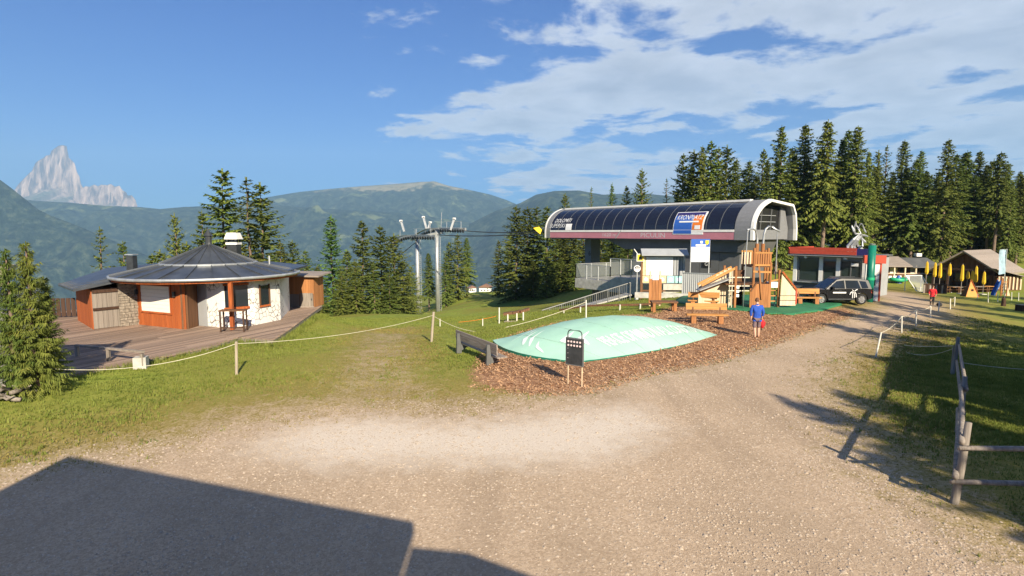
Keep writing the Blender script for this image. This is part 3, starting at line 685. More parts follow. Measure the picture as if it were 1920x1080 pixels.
# spruces beside and behind the viewer; only their shadows fall into the picture
for x, y, h in [(16, -8, 13), (19.5, -5.5, 11.5), (14.5, -3, 9), (17.5, -6.5, 12.5), (15.2, -6, 10.5), (18.8, -9.5, 14), (13.6, -5.5, 9.5), (31, 8, 14), (35, 9, 15), (23, -10, 14), (45, 22, 16), (52, 26, 18), (48, 16, 17), (30, 12, 14), (34, 18, 15), (38, 13, 16), (27, 3, 13), (24, 8, 12), (21, 2, 11), (26.5, 13.5, 12), (60, 30, 20), (66, 38, 20), (56, 8, 17)]:
    tree('spruce_tree', 'full_c', on(x, y), h, 'spruce beyond the right edge, seen only by its shadow', 'spruces outside the picture', wide=1.35)
def bush(px, py, w, h, label, group=None, material=None, n=900):
    q = T(px, py); o = thing('shrub', q, 0, label, 'shrub', group); rnd = random.Random(int(px * 7 + py)); V = []; Fc = []
    for _ in range(n):
        d = Vector((rnd.gauss(0, 1), rnd.gauss(0, 1), rnd.gauss(0, 1))).normalized(); r = rnd.random() ** .35 * (.75 + .35 * noise.noise(d * 2.3 + Vector((px, py, 0))))
        p = Vector((d.x * w * .5 * r, d.y * w * .5 * r, h * .5 + d.z * h * .5 * r)); s = rnd.uniform(.06, .14) * (h ** .3)
        a = Vector((rnd.gauss(0, 1), rnd.gauss(0, 1), rnd.gauss(0, .6))).normalized(); b_ = a.cross(Vector((rnd.gauss(0, 1), rnd.gauss(0, 1), rnd.gauss(0, 1)))).normalized()
        k = len(V); V += [tuple(p - a * s), tuple(p + b_ * s * .55), tuple(p + a * s), tuple(p - b_ * s * .55)]; Fc.append((k, k + 1, k + 2, k + 3))
    raw('foliage', V, Fc, material or M_leaf, parent=o)
    st = MB()
    for k in range(5):
        a = k * 1.26; st.tube([(0, 0, -.1), (math.cos(a) * w * .15, math.sin(a) * w * .15, h * .4), (math.cos(a) * w * .3, math.sin(a) * w * .3, h * .75)], [.04, .03, .012], 4, cap=False)
    st.build('stem', M_bark, o); return o
bush(618, 578, 3.2, 2.2, 'rounded shrub just right of the orange shed')
bush(655, 583, 3.6, 1.9, 'olive shrub below the slim pointed spruce')
bush(704, 588, 2.6, 1.3, 'low pale shrub at the lower end of the broad spruces')
bush(742, 580, 3.0, 2.0, 'shrub between the broad spruces and the lift tower')
bush(590, 572, 2.2, 1.8, 'small shrub hugging the right wall of the shed')
bush(832, 558, 4, 2.2, 'shrub right behind the right lift tower column', n=500)
bush(1466, 512, 3.2, 3.6, 'young green shrub between station and ticket office', n=500)
# ------------------------------------------------------------------ chalet that carries the camera, and the building right of the frame (only their shadows show)
def own_building():
    o = thing('chalet', (0, 0, 0), 0, 'chalet behind the viewpoint whose roof shadow lies on the gravel', 'building')
    prof = [(-5.15, 0), (-5.15, 6.2), (1.3, 4.8), (1.3, 4.3), (2.9, 3.9), (2.9, 0)]
    MB().extr(prof, (0, -1.2, 0), (1, 0, 0), (0, 0, 1), (0, -1, 0), 9).build('wall', M_brown_wood, o)
    r = MB(); r.bar((-5.45, -.45, 6.5), (1.5, -.45, 4.98), .3, .16)
    r.add([(-5.45, -.4, 6.42), (1.5, -.4, 4.9), (1.5, -11, 4.9), (-5.45, -11, 6.42), (-5.45, -.4, 6.58), (1.5, -.4, 5.06), (1.5, -11, 5.06), (-5.45, -11, 6.58)],
          [(0, 1, 2, 3), (4, 5, 6, 7), (0, 1, 5, 4), (1, 2, 6, 5), (2, 3, 7, 6), (3, 0, 4, 7)])
    r.add([(1.4, -.4, 4.55), (2.2, -.4, 4.48), (3.1, -.4, 4.1), (3.1, -11, 4.1), (2.2, -11, 4.48), (1.4, -11, 4.55), (1.4, -.4, 4.7), (2.2, -.4, 4.62), (3.1, -.4, 4.25), (3.1, -11, 4.25), (2.2, -11, 4.62), (1.4, -11, 4.7)],
          [(0, 1, 4, 5), (1, 2, 3, 4), (6, 7, 10, 11), (7, 8, 9, 10), (0, 1, 7, 6), (1, 2, 8, 7), (2, 3, 9, 8), (5, 4, 10, 11), (4, 3, 9, 10), (0, 5, 11, 6)])
    r.build('roof', M_roof_metal, o)
    for k in range(3): piece('window', M_glass, o, (-3.5 + k * 2, -1.18, 2.2), (1.0, .06, 1.2))
own_building()
def side_building():
    o = thing('side_house', (14.6, 8.0, 0), math.atan2(7.3, 5.7), 'house right of the frame that shades the lawn', 'building')
    # local x runs along the eave
    MB().box((4.6, -4.3, 2.3), (8.4, 7.2, 4.6)).build('wall', M_grey_wood, o)
    r = MB(); r.extr([(0, 0), (-9.0, 0), (-9.0, .25), (0, .25)], (0, 0, 4.75), (0, 1, 0), (0, 0, 1), (1, 0, 0), 9.3); r.build('roof', M_roof_metal, o)
    for y in (-.9, -2.6):
        b = MB().bar((-.1, y, 4.62), (-6.6, y, 4.3), .16, .2); b.build('beam', M_grey_wood, o)
    MB().bar((-6.4, .6, 4.2), (-6.4, -5, 4.2), .16, .2).build('beam', M_grey_wood, o)
    for y in (.4, -4.8): MB().tube([(-6.4, y, -.4), (-6.4, y, 4.2)], .08, 8).build('post', M_grey_wood, o)
    MB().box((6, -.66, 1.6), (1.2, .08, 1.2)).build('window', M_glass, o)
side_building()

# ------------------------------------------------------------------ round hut on its deck
DK = .14
def clip_strip(poly, o, d, n, off):
    """intervals along d where the line o + n*off + d*t lies inside poly"""
    ts = []; a0 = o + n * off
    for i in range(len(poly)):
        a = Vector(poly[i]); b = Vector(poly[(i + 1) % len(poly)]); e = b - a
        den = e.x * n.x + e.y * n.y
        if abs(den) < 1e-9: continue
        s = ((a0 - a).dot(n)) / den
        if 0 <= s < 1: ts.append((a + e * s - a0).dot(d))
    ts.sort(); return [(ts[i], ts[i + 1]) for i in range(0, len(ts) - 1, 2)]
DECK = [(-19.5, 15.6), (-14.6, 17.6), (-12.35, 22.4), (-12.2, 24.6), (-10.45, 24.1), (-10.75, 26.4), (-12.2, 35.6), (-14.6, 36.2), (-26.5, 33.5), (-25.5, 25), (-23, 20)]
deck = thing('wooden_deck', (0, 0, 0), 0, 'weathered plank deck round the conical roofed hut', 'deck')
dd = Vector((2, 4.6)).normalized(); dn = Vector((dd.y, -dd.x)); do = Vector((-16, 26)); arot = math.atan2(dd.y, dd.x)
k = -60
while k < 60:
    for (a, b) in clip_strip(DECK, do, dd, dn, k * .215):
        n_cut = max(1, int((b - a) / 4.2)); cuts = [a + (b - a) * i / n_cut for i in range(n_cut + 1)]
        for i in range(n_cut):
            L_ = cuts[i + 1] - cuts[i] - .012; c = do + dn * (k * .215) + dd * (cuts[i] + cuts[i + 1]) / 2
            piece('plank', M_deck, deck, (c.x, c.y, DK - .02 + random.uniform(-.006, .006)), (L_, .195 + random.uniform(-.008, .006), .04), rot=(random.uniform(-.012, .012), 0, arot + random.uniform(-.002, .002)))
    k += 1
fr = MB()
for i in range(len(DECK)):
    a = Vector(DECK[i]); b = Vector(DECK[(i + 1) % len(DECK)]); fr.bar((a.x, a.y, .0), (b.x, b.y, .0), .06, .2)
fr.build('edge_beam', M_grey_wood, deck)

hut = thing('round_hut', (-16.1, 29.8, DK), 0, 'hut with dark conical metal roof, orange boards and white stone wall', 'hut')
HB = hut.location
def hl(x, y): return (x - HB.x, y - HB.y)
WP = [(-23.0, 29.4), (-20.1, 26.6), (-19.4, 27.6), (-19.0, 28.1), (-15.7, 26.6), (-15.75, 27.8), (-14.06, 27.0), (-12.9, 27.9), (-12.35, 29.6), (-13.4, 33.5), (-19.5, 33.8), (-23.5, 32.5)]
WP = [hl(*p) for p in WP]
def plaster():
    m = bpy.data.materials.new('white_stone_plaster'); m.use_nodes = True; nt = m.node_tree; N = nt.nodes.new; L = nt.links.new; b = nt.nodes['Principled BSDF']; b.inputs['Roughness'].default_value = .9
    tc = N('ShaderNodeTexCoord'); v = N('ShaderNodeTexVoronoi'); v.feature = 'DISTANCE_TO_EDGE'; v.inputs['Scale'].default_value = 3.6; L(tc.outputs['Object'], v.inputs['Vector'])
    n = N('ShaderNodeTexNoise'); n.inputs['Scale'].default_value = .9; n.inputs['Detail'].default_value = 3; L(tc.outputs['Object'], n.inputs['Vector'])
    r = N('ShaderNodeMapRange'); r.inputs['From Min'].default_value = .015; r.inputs['From Max'].default_value = .045; r.inputs['To Min'].default_value = 1; r.inputs['To Max'].default_value = 0; L(v.outputs['Distance'], r.inputs['Value'])
    q = N('ShaderNodeMapRange'); q.inputs['From Min'].default_value = .47; q.inputs['From Max'].default_value = .55; L(n.outputs['Fac'], q.inputs['Value'])
    mu = N('ShaderNodeMath'); mu.operation = 'MULTIPLY'; L(r.outputs[0], mu.inputs[0]); L(q.outputs[0], mu.inputs[1])
    mx = N('ShaderNodeMix'); mx.data_type = 'RGBA'; mx.inputs[6].default_value = (.74, .72, .68, 1); mx.inputs[7].default_value = (.14, .12, .11, 1); L(mu.outputs[0], mx.inputs[0]); L(mx.outputs[2], b.inputs['Base Color'])
    bp = N('ShaderNodeBump'); bp.invert = True; bp.inputs['Strength'].default_value = .6; bp.inputs['Distance'].default_value = .03; L(mu.outputs[0], bp.inputs['Height']); L(bp.outputs[0], b.inputs['Normal'])
    return m
M_plaster = plaster()
def wall_seg(i, h0, h1, material, name='wall', t=.16):
    a = Vector(WP[i]); b = Vector(WP[(i + 1) % len(WP)]); d = (b - a).normalized(); n = Vector((d.y, -d.x)); ln = (b - a).length
    o = a - n * t
    return MB().extr([(0, h0), (ln, h0), (ln, h1), (0, h1)], (o.x, o.y, 0), (d.x, d.y, 0), (0, 0, 1), (n.x, n.y, 0), t).build(name, material, hut)
def board_wall(i, h0, h1, material, w=.19, skip=None):
    a = Vector(WP[i]); b = Vector(WP[(i + 1) % len(WP)]); d = (b - a); ln = d.length; d.normalize(); n = Vector((d.y, -d.x)); nn = max(1, round(ln / w)); rz = math.atan2(d.y, d.x)
    for k in range(nn):
        s = (k + .5) * ln / nn; c = a + d * s + n * .012
        spans = [(h0, h1)]
        if skip and skip[0] < s < skip[1]: spans = [(h0, skip[2]), (skip[3], h1)]
        for (z0, z1) in spans:
            if z1 - z0 > .03: piece('board', material, hut, (c.x, c.y, (z0 + z1) / 2), (ln / nn - .012, .03 + random.uniform(0, .008), z1 - z0), rz)
for i, h in ((0, 1.95), (1, 1.95), (2, 2.3), (3, 2.4), (4, 2.4), (9, 2.4), (10, 2.0), (11, 1.9)): wall_seg(i, 0, h, M_brown_wood)
for i in (5, 6, 7, 8): wall_seg(i, 0, 2.42, M_plaster, 'plaster_wall')
board_wall(0, 0, 1.9, M_red_wood); board_wall(1, .02, 1.8, M_grey_wood); board_wall(3, 0, 2.3, M_red_wood, skip=(.45, 2.75, .72, 2.05)); board_wall(4, 0, 2.3, M_red_wood)
def on_wall(i, s0, s1, z0, z1, out, t, material, name, parent=None):
    a = Vector(WP[i]); b = Vector(WP[(i + 1) % len(WP)]); d = (b - a).normalized(); n = Vector((d.y, -d.x)); c = a + d * (s0 + s1) / 2 + n * (out + t / 2)
    return piece(name, material, parent or hut, (c.x, c.y, (z0 + z1) / 2), (s1 - s0, t, z1 - z0), math.atan2(d.y, d.x))
# stone pillar of piled stones
_a, _b = Vector(WP[2]), Vector(WP[3]); _d = (_b - _a).normalized(); _nv = Vector((_d.y, -_d.x)); _l = (_b - _a).length
stm = MB(); zz_ = 0
while zz_ < 2.15:
    s_ = -.15; hh_ = random.uniform(.10, .18)
    while s_ < _l + .1:
        w_ = random.uniform(.14, .3); c_ = _a + _d * (s_ + w_ / 2) + _nv * (.07 + random.uniform(-.02, .03)); stm.box((c_.x, c_.y, zz_ + hh_ / 2), (w_ - .015, .2, hh_ - .015), math.atan2(_d.y, _d.x) + random.uniform(-.1, .1)); s_ += w_
    zz_ += hh_
stm.build('stone_pillar', M_stone, hut, kind='stuff')
for z0, z1 in ((.9, 1.02), (1.75, 1.9)): on_wall(1, 0, 1.2, z0, z1, .045, .05, M_dark_wood, 'rail')
# roller shutter: frame and slats
for s0, s1, z0, z1 in ((.42, .5, .66, 2.1), (2.7, 2.78, .66, 2.1), (.5, 2.7, .66, .74), (.5, 2.7, 2.03, 2.1)): on_wall(3, s0, s1, z0, z1, .03, .06, M_red_wood, 'shutter_frame')
for k in range(7): on_wall(3, .5, 2.7, .745 + k * .184, .745 + k * .184 + .176, .012, .04 + .008 * (k % 2), M_cream_blind, 'shutter_slat')
for s in (.2, 3.05): on_wall(3, s - .06, s + .06, 1.55, 1.8, .04, .1, M_steel_dark, 'wall_lamp')
on_wall(5, .12, .75, 0, 2.1, .004, .05, M_grey_paint, 'door'); on_wall(4, .1, 1.0, 0, 2.1, .05, .05, M_brown_wood, 'door')
on_wall(6, .1, 1.15, 1.0, 2.05, -.02, .05, M_glass, 'window'); on_wall(6, .05, 1.2, .88, .99, .01, .09, M_red_wood, 'window_sill'); on_wall(6, .05, 1.2, 2.06, 2.16, .01, .09, M_red_wood, 'window_lintel')
w8 = on_wall(7, .35, .95, .95, 1.95, -.02, .05, M_glass, 'window'); on_wall(7, .28, .36, .9, 2.0, .01, .05, M_brown_wood, 'window_frame'); on_wall(7, .28, 1.0, .86, .95, .01, .08, M_red_wood, 'window_sill'); on_wall(7, .95, 1.02, .9, 2.0, .012, .05, M_brown_wood, 'window_frame')
# roof: upper cone, lower skirt as single sheets with standing seams
_rings = [(.12, 3.95), (2.25, 3.02), (4.6, 2.5)]
NS = 24
def sheet_mesh(r0, z0, r1, z1, name):
    a0, a1 = 0, 2 * math.pi / NS; b = MB(); t = .03
    pts = [(r0, a0, z0), (r1, a0, z1), (r1, a1, z1), (r0, a1, z0)]
    b.add([(r * math.cos(a), r * math.sin(a), z) for r, a, z in pts] + [(r * math.cos(a), r * math.sin(a), z - t) for r, a, z in pts], [(0, 1, 2, 3), (7, 6, 5, 4), (0, 1, 5, 4), (1, 2, 6, 5), (2, 3, 7, 6), (3, 0, 4, 7)])
    b.bar((r0, 0, z0 + .025), (r1, 0, z1 + .025), .03, .06)
    me = bpy.data.meshes.new(name); me.from_pydata(b.v, [], b.f); me.materials.append(M_roof_metal); return me
roof_h = MB().lathe([(.1, 3.86), (2.2, 2.94), (4.35, 2.42), (0.1, 2.40)], n=NS).build('roof', M_roof_metal, hut)
s1 = sheet_mesh(.12, 3.98, 2.3, 3.05, 'upper_sheet'); s2 = sheet_mesh(2.2, 3.02, 4.45, 2.50, 'lower_sheet')
for k in range(NS):
    share('roof_sheet', s1, roof_h, rot=(0, 0, k * 2 * math.pi / NS)); share('roof_sheet', s2, roof_h, rot=(0, 0, k * 2 * math.pi / NS))
MB().lathe([(4.38, 2.40), (4.50, 2.38), (4.52, 2.5), (4.43, 2.52)], n=NS).build('gutter', M_galv, hut, smooth=True)
MB().lathe([(4.37, 2.28), (4.38, 2.40)], n=NS).build('fascia', M_red_wood, hut)
MB().lathe([(2.24, 3.0), (2.36, 2.99), (2.36, 3.06), (2.26, 3.08)], n=NS).build('roof_ring', M_galv, hut)
MB().lathe([(.22, 3.8), (.16, 4.1), (.16, 4.45), (.24, 4.46), (.05, 4.75), (0, 4.9)], n=10).build('finial', M_steel_dark, hut)
# right wing roof and lean-to roof at the left
MB().add([(2.2, -1.8, 2.60), (4.25, -.2, 2.62), (3.6, 4.4, 2.66), (1, 4.4, 2.9), (2.2, -1.8, 2.50), (4.25, -.2, 2.52), (3.6, 4.4, 2.56), (1, 4.4, 2.8)], [(0, 1, 2, 3), (7, 6, 5, 4), (0, 1, 5, 4), (1, 2, 6, 5), (2, 3, 7, 6), (3, 0, 4, 7)]).build('wing_roof', M_roof_metal, hut)
lt = [(-7.75, -.5, 1.92), (-4.3, -3.9, 1.98), (-2.7, -2.4, 2.40), (-3.3, 3.8, 2.95), (-7.9, 3.4, 2.55)]
lean = MB().add([p for p in lt] + [(p[0], p[1], p[2] - .09) for p in lt], [(0, 1, 2, 3, 4), (9, 8, 7, 6, 5)] + [(i, (i + 1) % 5, 5 + (i + 1) % 5, 5 + i) for i in range(5)]).build('lean_to_roof', M_roof_metal, hut)
for k in range(6):
    f_ = k / 5.; a = Vector(lt[1]).lerp(Vector(lt[0]), f_ * .96 + .02); b = Vector(lt[2]).lerp(Vector(lt[3]), f_ * .8 + .02)
    MB().bar((a.x, a.y, a.z + .03), (b.x, b.y, b.z + .03), .035, .05).build('seam', M_roof_metal, lean)
q = P(440, 490, 31.5) - HB
c1 = MB().box((q.x, q.y, 3.0), (.55, .55, 1.9)).build('chimney', M_steel_dark, hut); MB().box((q.x, q.y, 4.02), (.62, .62, .12)).build('chimney_collar', M_white, c1)
cc = MB(); [cc.box((q.x + a * .24, q.y + b * .24, 4.16), (.08, .08, .2)) for a in (-1, 1) for b in (-1, 1)]; cc.box((q.x, q.y, 4.15), (.34, .34, .16)); cc.build('chimney_vent', M_steel_dark, c1)
MB().add([(q.x + a * .36, q.y + b * .36, 4.26) for a, b in ((-1, -1), (1, -1), (1, 1), (-1, 1))] + [(q.x + a * .26, q.y + b * .26, 4.62) for a, b in ((-1, -1), (1, -1), (1, 1), (-1, 1))], [(0, 1, 2, 3), (4, 5, 6, 7), (0, 1, 5, 4), (1, 2, 6, 5), (2, 3, 7, 6), (3, 0, 4, 7)]).build('chimney_cap', M_white, c1)
q = P(247, 490, 30) - HB; c2 = MB().box((q.x, q.y, 2.75), (.36, .36, 1.3)).build('flue', M_steel_dark, hut); MB().box((q.x, q.y, 3.46), (.44, .44, .05)).build('flue_cap', M_galv, c2)
q = P(505, 490, 31) - HB; MB().tube([(q.x, q.y, 2.4), (q.x, q.y, 3.35)], .05, 8).build('vent_pipe', M_galv, hut)
q = Vector(G(436, 618, DK)) - HB; MB().box((q.x, q.y, 1.2), (.16, .16, 2.4)).build('eave_post', M_red_wood, hut)

# standing table on the deck
q = G(439, 621, DK); t = thing('standing_table', q, .1, 'slim reddish high table standing before the white hut wall', 'table')
MB().box((0, 0, 1.0), (1.15, .5, .05)).build('table_top', M_brown_wood, t)
for a in (-1, 1):
    for b in (-1, 1): MB().box((a * .52, b * .2, .49), (.06, .06, .975)).build('leg', M_dark_wood, t)
MB().box((0, -.2, .2), (.98, .05, .05)).build('stretcher', M_dark_wood, t)
# low railing at the deck front
a = G(143, 668, DK); b = G(270, 686, DK); t = thing('low_rail', (0, 0, 0), 0, 'low weathered rail along the shaded deck front', 'railing')
MB().bar((a.x, a.y, DK + .42), (b.x, b.y, DK + .50), .12, .07).build('top_rail', M_grey_x, t)
for f_ in (0.02, .5, .98):
    c = a.lerp(b, f_); MB().box((c.x, c.y, DK + .2), (.1, .1, .44)).build('post', M_grey_wood, t)
q = T(265, 690); t = thing('concrete_footing', q, .3, 'small concrete footing block at the deck corner', 'footing'); bb = MB().box((0, 0, .15), (.4, .35, .5)); bb.build('block', M_concrete, t)
# fence behind the deck at the far left
t = thing('back_fence', (0, 0, 0), 0, 'dark board fence left behind the hut', 'fence')
a = Vector((-25.8, 30.2)); b = Vector((-23.2, 30.8))
for k in range(12):
    c = a.lerp(b, k / 11); piece('board', M_dark_wood, t, (c.x, c.y, DK + .55), (.2, .03, 1.0), .22)
for f_ in (0, 1): c = a.lerp(b, f_); piece('post', M_grey_wood, t, (c.x, c.y - .06, DK + .55), (.12, .12, 1.2), .22)

# orange shed
q = P(541, 572, 34.6); q.z = DK
shed = thing('wooden_shed', (q.x, q.y, q.z), -.05, 'small orange plank shed with flat roof at the deck end', 'shed')
MB().box((.82, .75, .95), (1.62, 1.5, 1.9)).build('wall', M_brown_wood, shed)
for k in range(10): piece('board', M_gold_wood, shed, (.09 + k * .163, -.02, 1.35), (.155, .03, 1.05))
for k in range(5): piece('board', M_grey_wood, shed, (.08 + k * .14, -.015, .41), (.13, .03, .82))
dr = MB().box((1.17, -.03, .45), (.82, .05, .88)).build('door', M_grey_wood, shed); MB().box((1.5, -.07, .5), (.04, .04, .12)).build('door_handle', M_steel_dark, dr)
MB().box((1.17, -.06, .03), (.95, .09, .08)).build('door_sill', M_grey_x, shed)
for k in range(9): piece('board', M_gold_wood, shed, (1.645, .08 + k * .165, .95), (.03, .155, 1.88))
MB().add([(-.15, -.35, 1.93), (2.1, -.35, 1.9), (2.1, 1.8, 2.02), (-.15, 1.8, 2.05), (-.15, -.35, 2.02), (2.1, -.35, 1.99), (2.1, 1.8, 2.11), (-.15, 1.8, 2.14)], [(0, 1, 2, 3), (4, 5, 6, 7), (0, 1, 5, 4), (1, 2, 6, 5), (2, 3, 7, 6), (3, 0, 4, 7)]).build('roof', M_grey_x, shed)

# small shingled roof at the far left edge, driftwood pile
q = P(-6, 600, 15.5); t = thing('shingle_house', (q.x - 1.2, q.y, tz(q.x, q.y)), .1, 'corner of a shingle roofed cabin cut by the left frame edge', 'cabin')
gz = tz(q.x, q.y); zt = P(0, 500, 15.5).z - gz; zb = P(0, 552, 15.5).z - gz
MB().box((-.2, 1.0, zb / 2), (2.1, 2.2, zb)).build('wall', M_white, t)
for r_ in range(5):
    for k in range(8):
        f_ = r_ / 5.; x0 = -1.4 + k * .36 + (r_ % 2) * .12
        piece('shingle', M_post_wood, t, (min(x0, 1.18), -.3 + f_ * 1.1, zb + f_ * (zt - zb) + .06), (.34, .34, .03), rot=(.62, 0, random.uniform(-.03, .03)))
MB().box((.95, -.25, 1.0), (.25, .22, .05)).build('window_ledge', M_galv, t)
q = T(22, 752)
for i in range(7):
    a = random.uniform(0, 6.28); t = thing('driftwood_root', (q.x + random.uniform(-.28, .3), q.y + random.uniform(-.25, .25), q.z), a, 'bleached twisted root in the pile at the left edge', 'driftwood', 'driftwood roots at the left edge')
    pts = [Vector((-.35, 0, .04 + i * .05))]
    for s_ in range(5): pts.append(pts[-1] + Vector((.15, random.uniform(-.08, .08), random.uniform(-.05, .11))))
    MB().tube(pts, [.055, .07, .06, .05, .04, .015], 6).build('root', M_grey_wood, t, smooth=True)
    MB().tube([pts[2], pts[2] + Vector((.1, .16, .15)), pts[2] + Vector((.12, .28, .12))], [.05, .035, .01], 5).build('root_fork', M_grey_wood, t, smooth=True)

# ------------------------------------------------------------------ lift tower with cables
U = Vector((-.616, .788, 0)).normalized(); Wd = Vector((.788, .616, 0)).normalized()
STO = Vector((4.25, 72.06, 0))
p1 = Vector((-13.5, 101, 0)); p1.z = tz(p1.x, p1.y); p2 = p1 - Wd * 4.0; p2.z = tz(p2.x, p2.y)
tow = thing('lift_tower', (p1.x, p1.y, 0), 0, 'grey chairlift tower with two tubular columns on the meadow', 'lift tower')
def tl(v): return Vector((v.x - p1.x, v.y - p1.y, v.z))
top1, top2 = ZH(430, 101), ZH(446, 98.5)
for p, top in ((p1, top1), (p2, top2)):
    b0 = tl(Vector((p.x, p.y, p.z - .5))); c = MB().tube([b0, b0 + Vector((0, 0, (top - p.z) * .5 + .5)), tl(Vector((p.x, p.y, top)))], [.40, .36, .31], 16).build('column', M_galv, tow, smooth=True)
    fl = MB(); fl.tube([b0 + Vector((0, 0, (top - p.z) * .5 + .42)), b0 + Vector((0, 0, (top - p.z) * .5 + .58))], .46, 16); fl.build('flange', M_galv, c)
    lad = MB(); s = Vector((.52, -.25, 0))
    for off in (Vector((-.14, -.1, 0)), Vector((.14, .1, 0))): lad.bar(b0 + s + off + Vector((0, 0, .6)), b0 + s + off + Vector((0, 0, top - p.z + .8)), .05, .05)
    for k in range(int((top - p.z) / .35)): lad.bar(b0 + s + Vector((-.14, -.1, .9 + k * .35)), b0 + s + Vector((.14, .1, .9 + k * .35)), .04, .04)
    lad.build('ladder', M_galv, tow)
MB().bar(tl(p2 + Vector((0, 0, top2 - p2.z - .3))) - Wd * 1.2, tl(p1 + Vector((0, 0, top1 - p1.z - .5))) + Wd * 1.2, .5, .5).build('crossbeam', M_galv, tow)
def arc_pts(c, z, l0, l1, drop0, drop1, n=14):
    o = []
    for k in range(n + 1):
        s = l0 + (l1 - l0) * k / n; dz = -(drop1 * (s / l1) ** 2 if s > 0 else drop0 * (s / l0) ** 2)
        o.append(tl(Vector((c.x, c.y, 0)) + U * s) + Vector((0, 0, z + dz)))
    return o
for p, top, l0, l1, d0, d1 in ((p1 + Wd * .6, top1 + .1, -8.5, 7.5, .1, 1.3), (p2 - Wd * .6, top2 + .35, -7.5, 9.5, .0, 2.0)):
    pts = arc_pts(p, top, l0, l1, d0, d1)
    bm_ = MB()
    for a, b in zip(pts, pts[1:]): bm_.bar(a, b, .28, .45)
    bm_.build('sheave_beam', M_galv, tow)
    for q in arc_pts(p - Wd * .35, top - .35, l0 * .97, l1 * .97, d0, d1, 19):
        w = MB(); w.tube([q - Wd * .08, q + Wd * .08], .27, 12); w.build('sheave', M_steel_dark, tow)
    cw = MB(); q2 = arc_pts(p - Wd * .9, top + .15, l0, l1, d0, d1)
    for a, b in zip(q2, q2[1:]): cw.bar(a, b, .5, .06)
    cw.build('catwalk', M_galv, tow)
    for k in (0, 4, 9, 14): MB().bar(q2[k], q2[k] + Vector((0, 0, 1.1)), .06, .06).build('railing_post', M_galv, tow)
    MB().bar(q2[0] + Vector((0, 0, 1.1)), q2[5] + Vector((0, 0, 1.1)), .05, .05).build('railing', M_galv, tow)
for px, y0, y1, lean_, d in ((758, 430, 414, -6, 106), (800, 425, 407, -6, 103), (803, 425, 417, 4, 103), (845, 427, 410, 7, 96)):
    a = P(px, y0, d); b = P(px + lean_, y1, d); m_ = MB().bar(tl(a) - Vector((0, 0, .4)), tl(b), .5, .35); m_.build('lifting_arm', M_galv, tow); MB().box(tl(b), (.5, .5, .3)).build('arm_head', M_white, tow)
MB().tube([tl(P(827, 428, 100)), tl(P(828, 398, 100))], .05, 6).build('mast', M_galv, tow)
def cable(name, a, b, sag, r, label, material=M_steel_dark, n=16, cat='cable', group=None):
    pts = [a.lerp(b, k / n) - Vector((0, 0, sag * 4 * (k / n) * (1 - k / n))) for k in range(n + 1)]
    return MB().tube(pts, r, 5).build(name, material, None, label=label, cat=cat, group=group)
for off, tp, lab in ((p1 + Wd * .6, top1 - .25, 'near'), (p2 - Wd * .6, top2 + .55, 'far')):
    a = Vector((off.x, off.y, tp)) - U * 8
    e = STO + Wd * (2.2 if lab == 'near' else .9) + Vector((0, 0, 5.0)); e = e + U * .2
    if lab == 'near': cable('lift_cable', a, e, .3, .07, 'upper steel haul rope between lift tower and station')
    else: cable('lift_cable', a, e + Vector((0, 0, -.25)), .3, .07, 'lower steel haul rope between lift tower and station')
    b0 = Vector((off.x, off.y, tp - 2.0)) + U * 8.5; cable('lift_cable', b0, b0 + U * 140 + Vector((0, 0, -52)), 1, .07, 'haul rope dropping from the tower into the valley behind trees' if lab == 'near' else 'haul rope dropping left of the tower columns into the valley')
# ------------------------------------------------------------------ lift station (local x along the long face, y away from it)
SRZ = math.atan2(-U.y, -U.x)
sta = thing('lift_station', STO, SRZ, 'chairlift station with dark glass cover, pink fascia and grey frames', 'lift station')
SL, SW = 28.0, 8.0
ZB, ZF, ZS = 4.10, 4.80, 5.02
prof = []
for k in range(9):
    a = k / 8.; prof.append((.02 + 2.75 * (1 - math.cos(a * 1.25)) / (1 - math.cos(1.25)), ZS + 2.70 * math.sin(a * 1.25) / math.sin(1.25)))
_acc = [0.]
for a, b in zip(prof, prof[1:]): _acc.append(_acc[-1] + math.hypot(b[0] - a[0], b[1] - a[1]))
ARC = _acc[-1]
def surf(x, s, out=.0):
    """point on the curved front, s = arc length above the white strip (negative = fascia)"""
    if s <= 0: return Vector((x, -out, ZS + s))
    s = min(s, ARC - 1e-4); i = max(j for j in range(8) if _acc[j] <= s); f_ = (s - _acc[i]) / (_acc[i + 1] - _acc[i]); a, b = prof[i], prof[i + 1]
    n = Vector((0, -(b[1] - a[1]), b[0] - a[0])).normalized()
    return Vector((x, a[0] + (b[0] - a[0]) * f_, a[1] + (b[1] - a[1]) * f_)) + n * out
def shell(x0, x1, s0, s1, out, t, n=8):
    vs = []; fs = []
    for k in range(n + 1):
        s = s0 + (s1 - s0) * k / n
        vs += [surf(x0, s, out), surf(x1, s, out), surf(x1, s, out - t), surf(x0, s, out - t)]
    for k in range(n):
        b = 4 * k
        for j in range(4): fs.append((b + j, b + (j + 1) % 4, b + 4 + (j + 1) % 4, b + 4 + j))
    fs += [(0, 1, 2, 3), tuple(4 * n + j for j in (3, 2, 1, 0))]
    return MB().add(vs, fs)
back = [(SW - .9, 7.45), (SW - .3, 6.6), (SW, 5.2), (SW, ZB)]
inner = MB()
core = [(.5, ZB + .05), (.35, ZS), (1.2, 6.6), (2.7, 7.55), (SW - 1.0, 7.3), (SW - .2, 5.4), (SW - .2, ZB + .05)]
inner.extr(core, (.9, 0, 0), (0, 1, 0), (0, 0, 1), (1, 0, 0), SL - 3.2); inner.build('machine_core', M_black, sta)
npan = 17; x0_, x1_ = 1.0, SL - 1.9
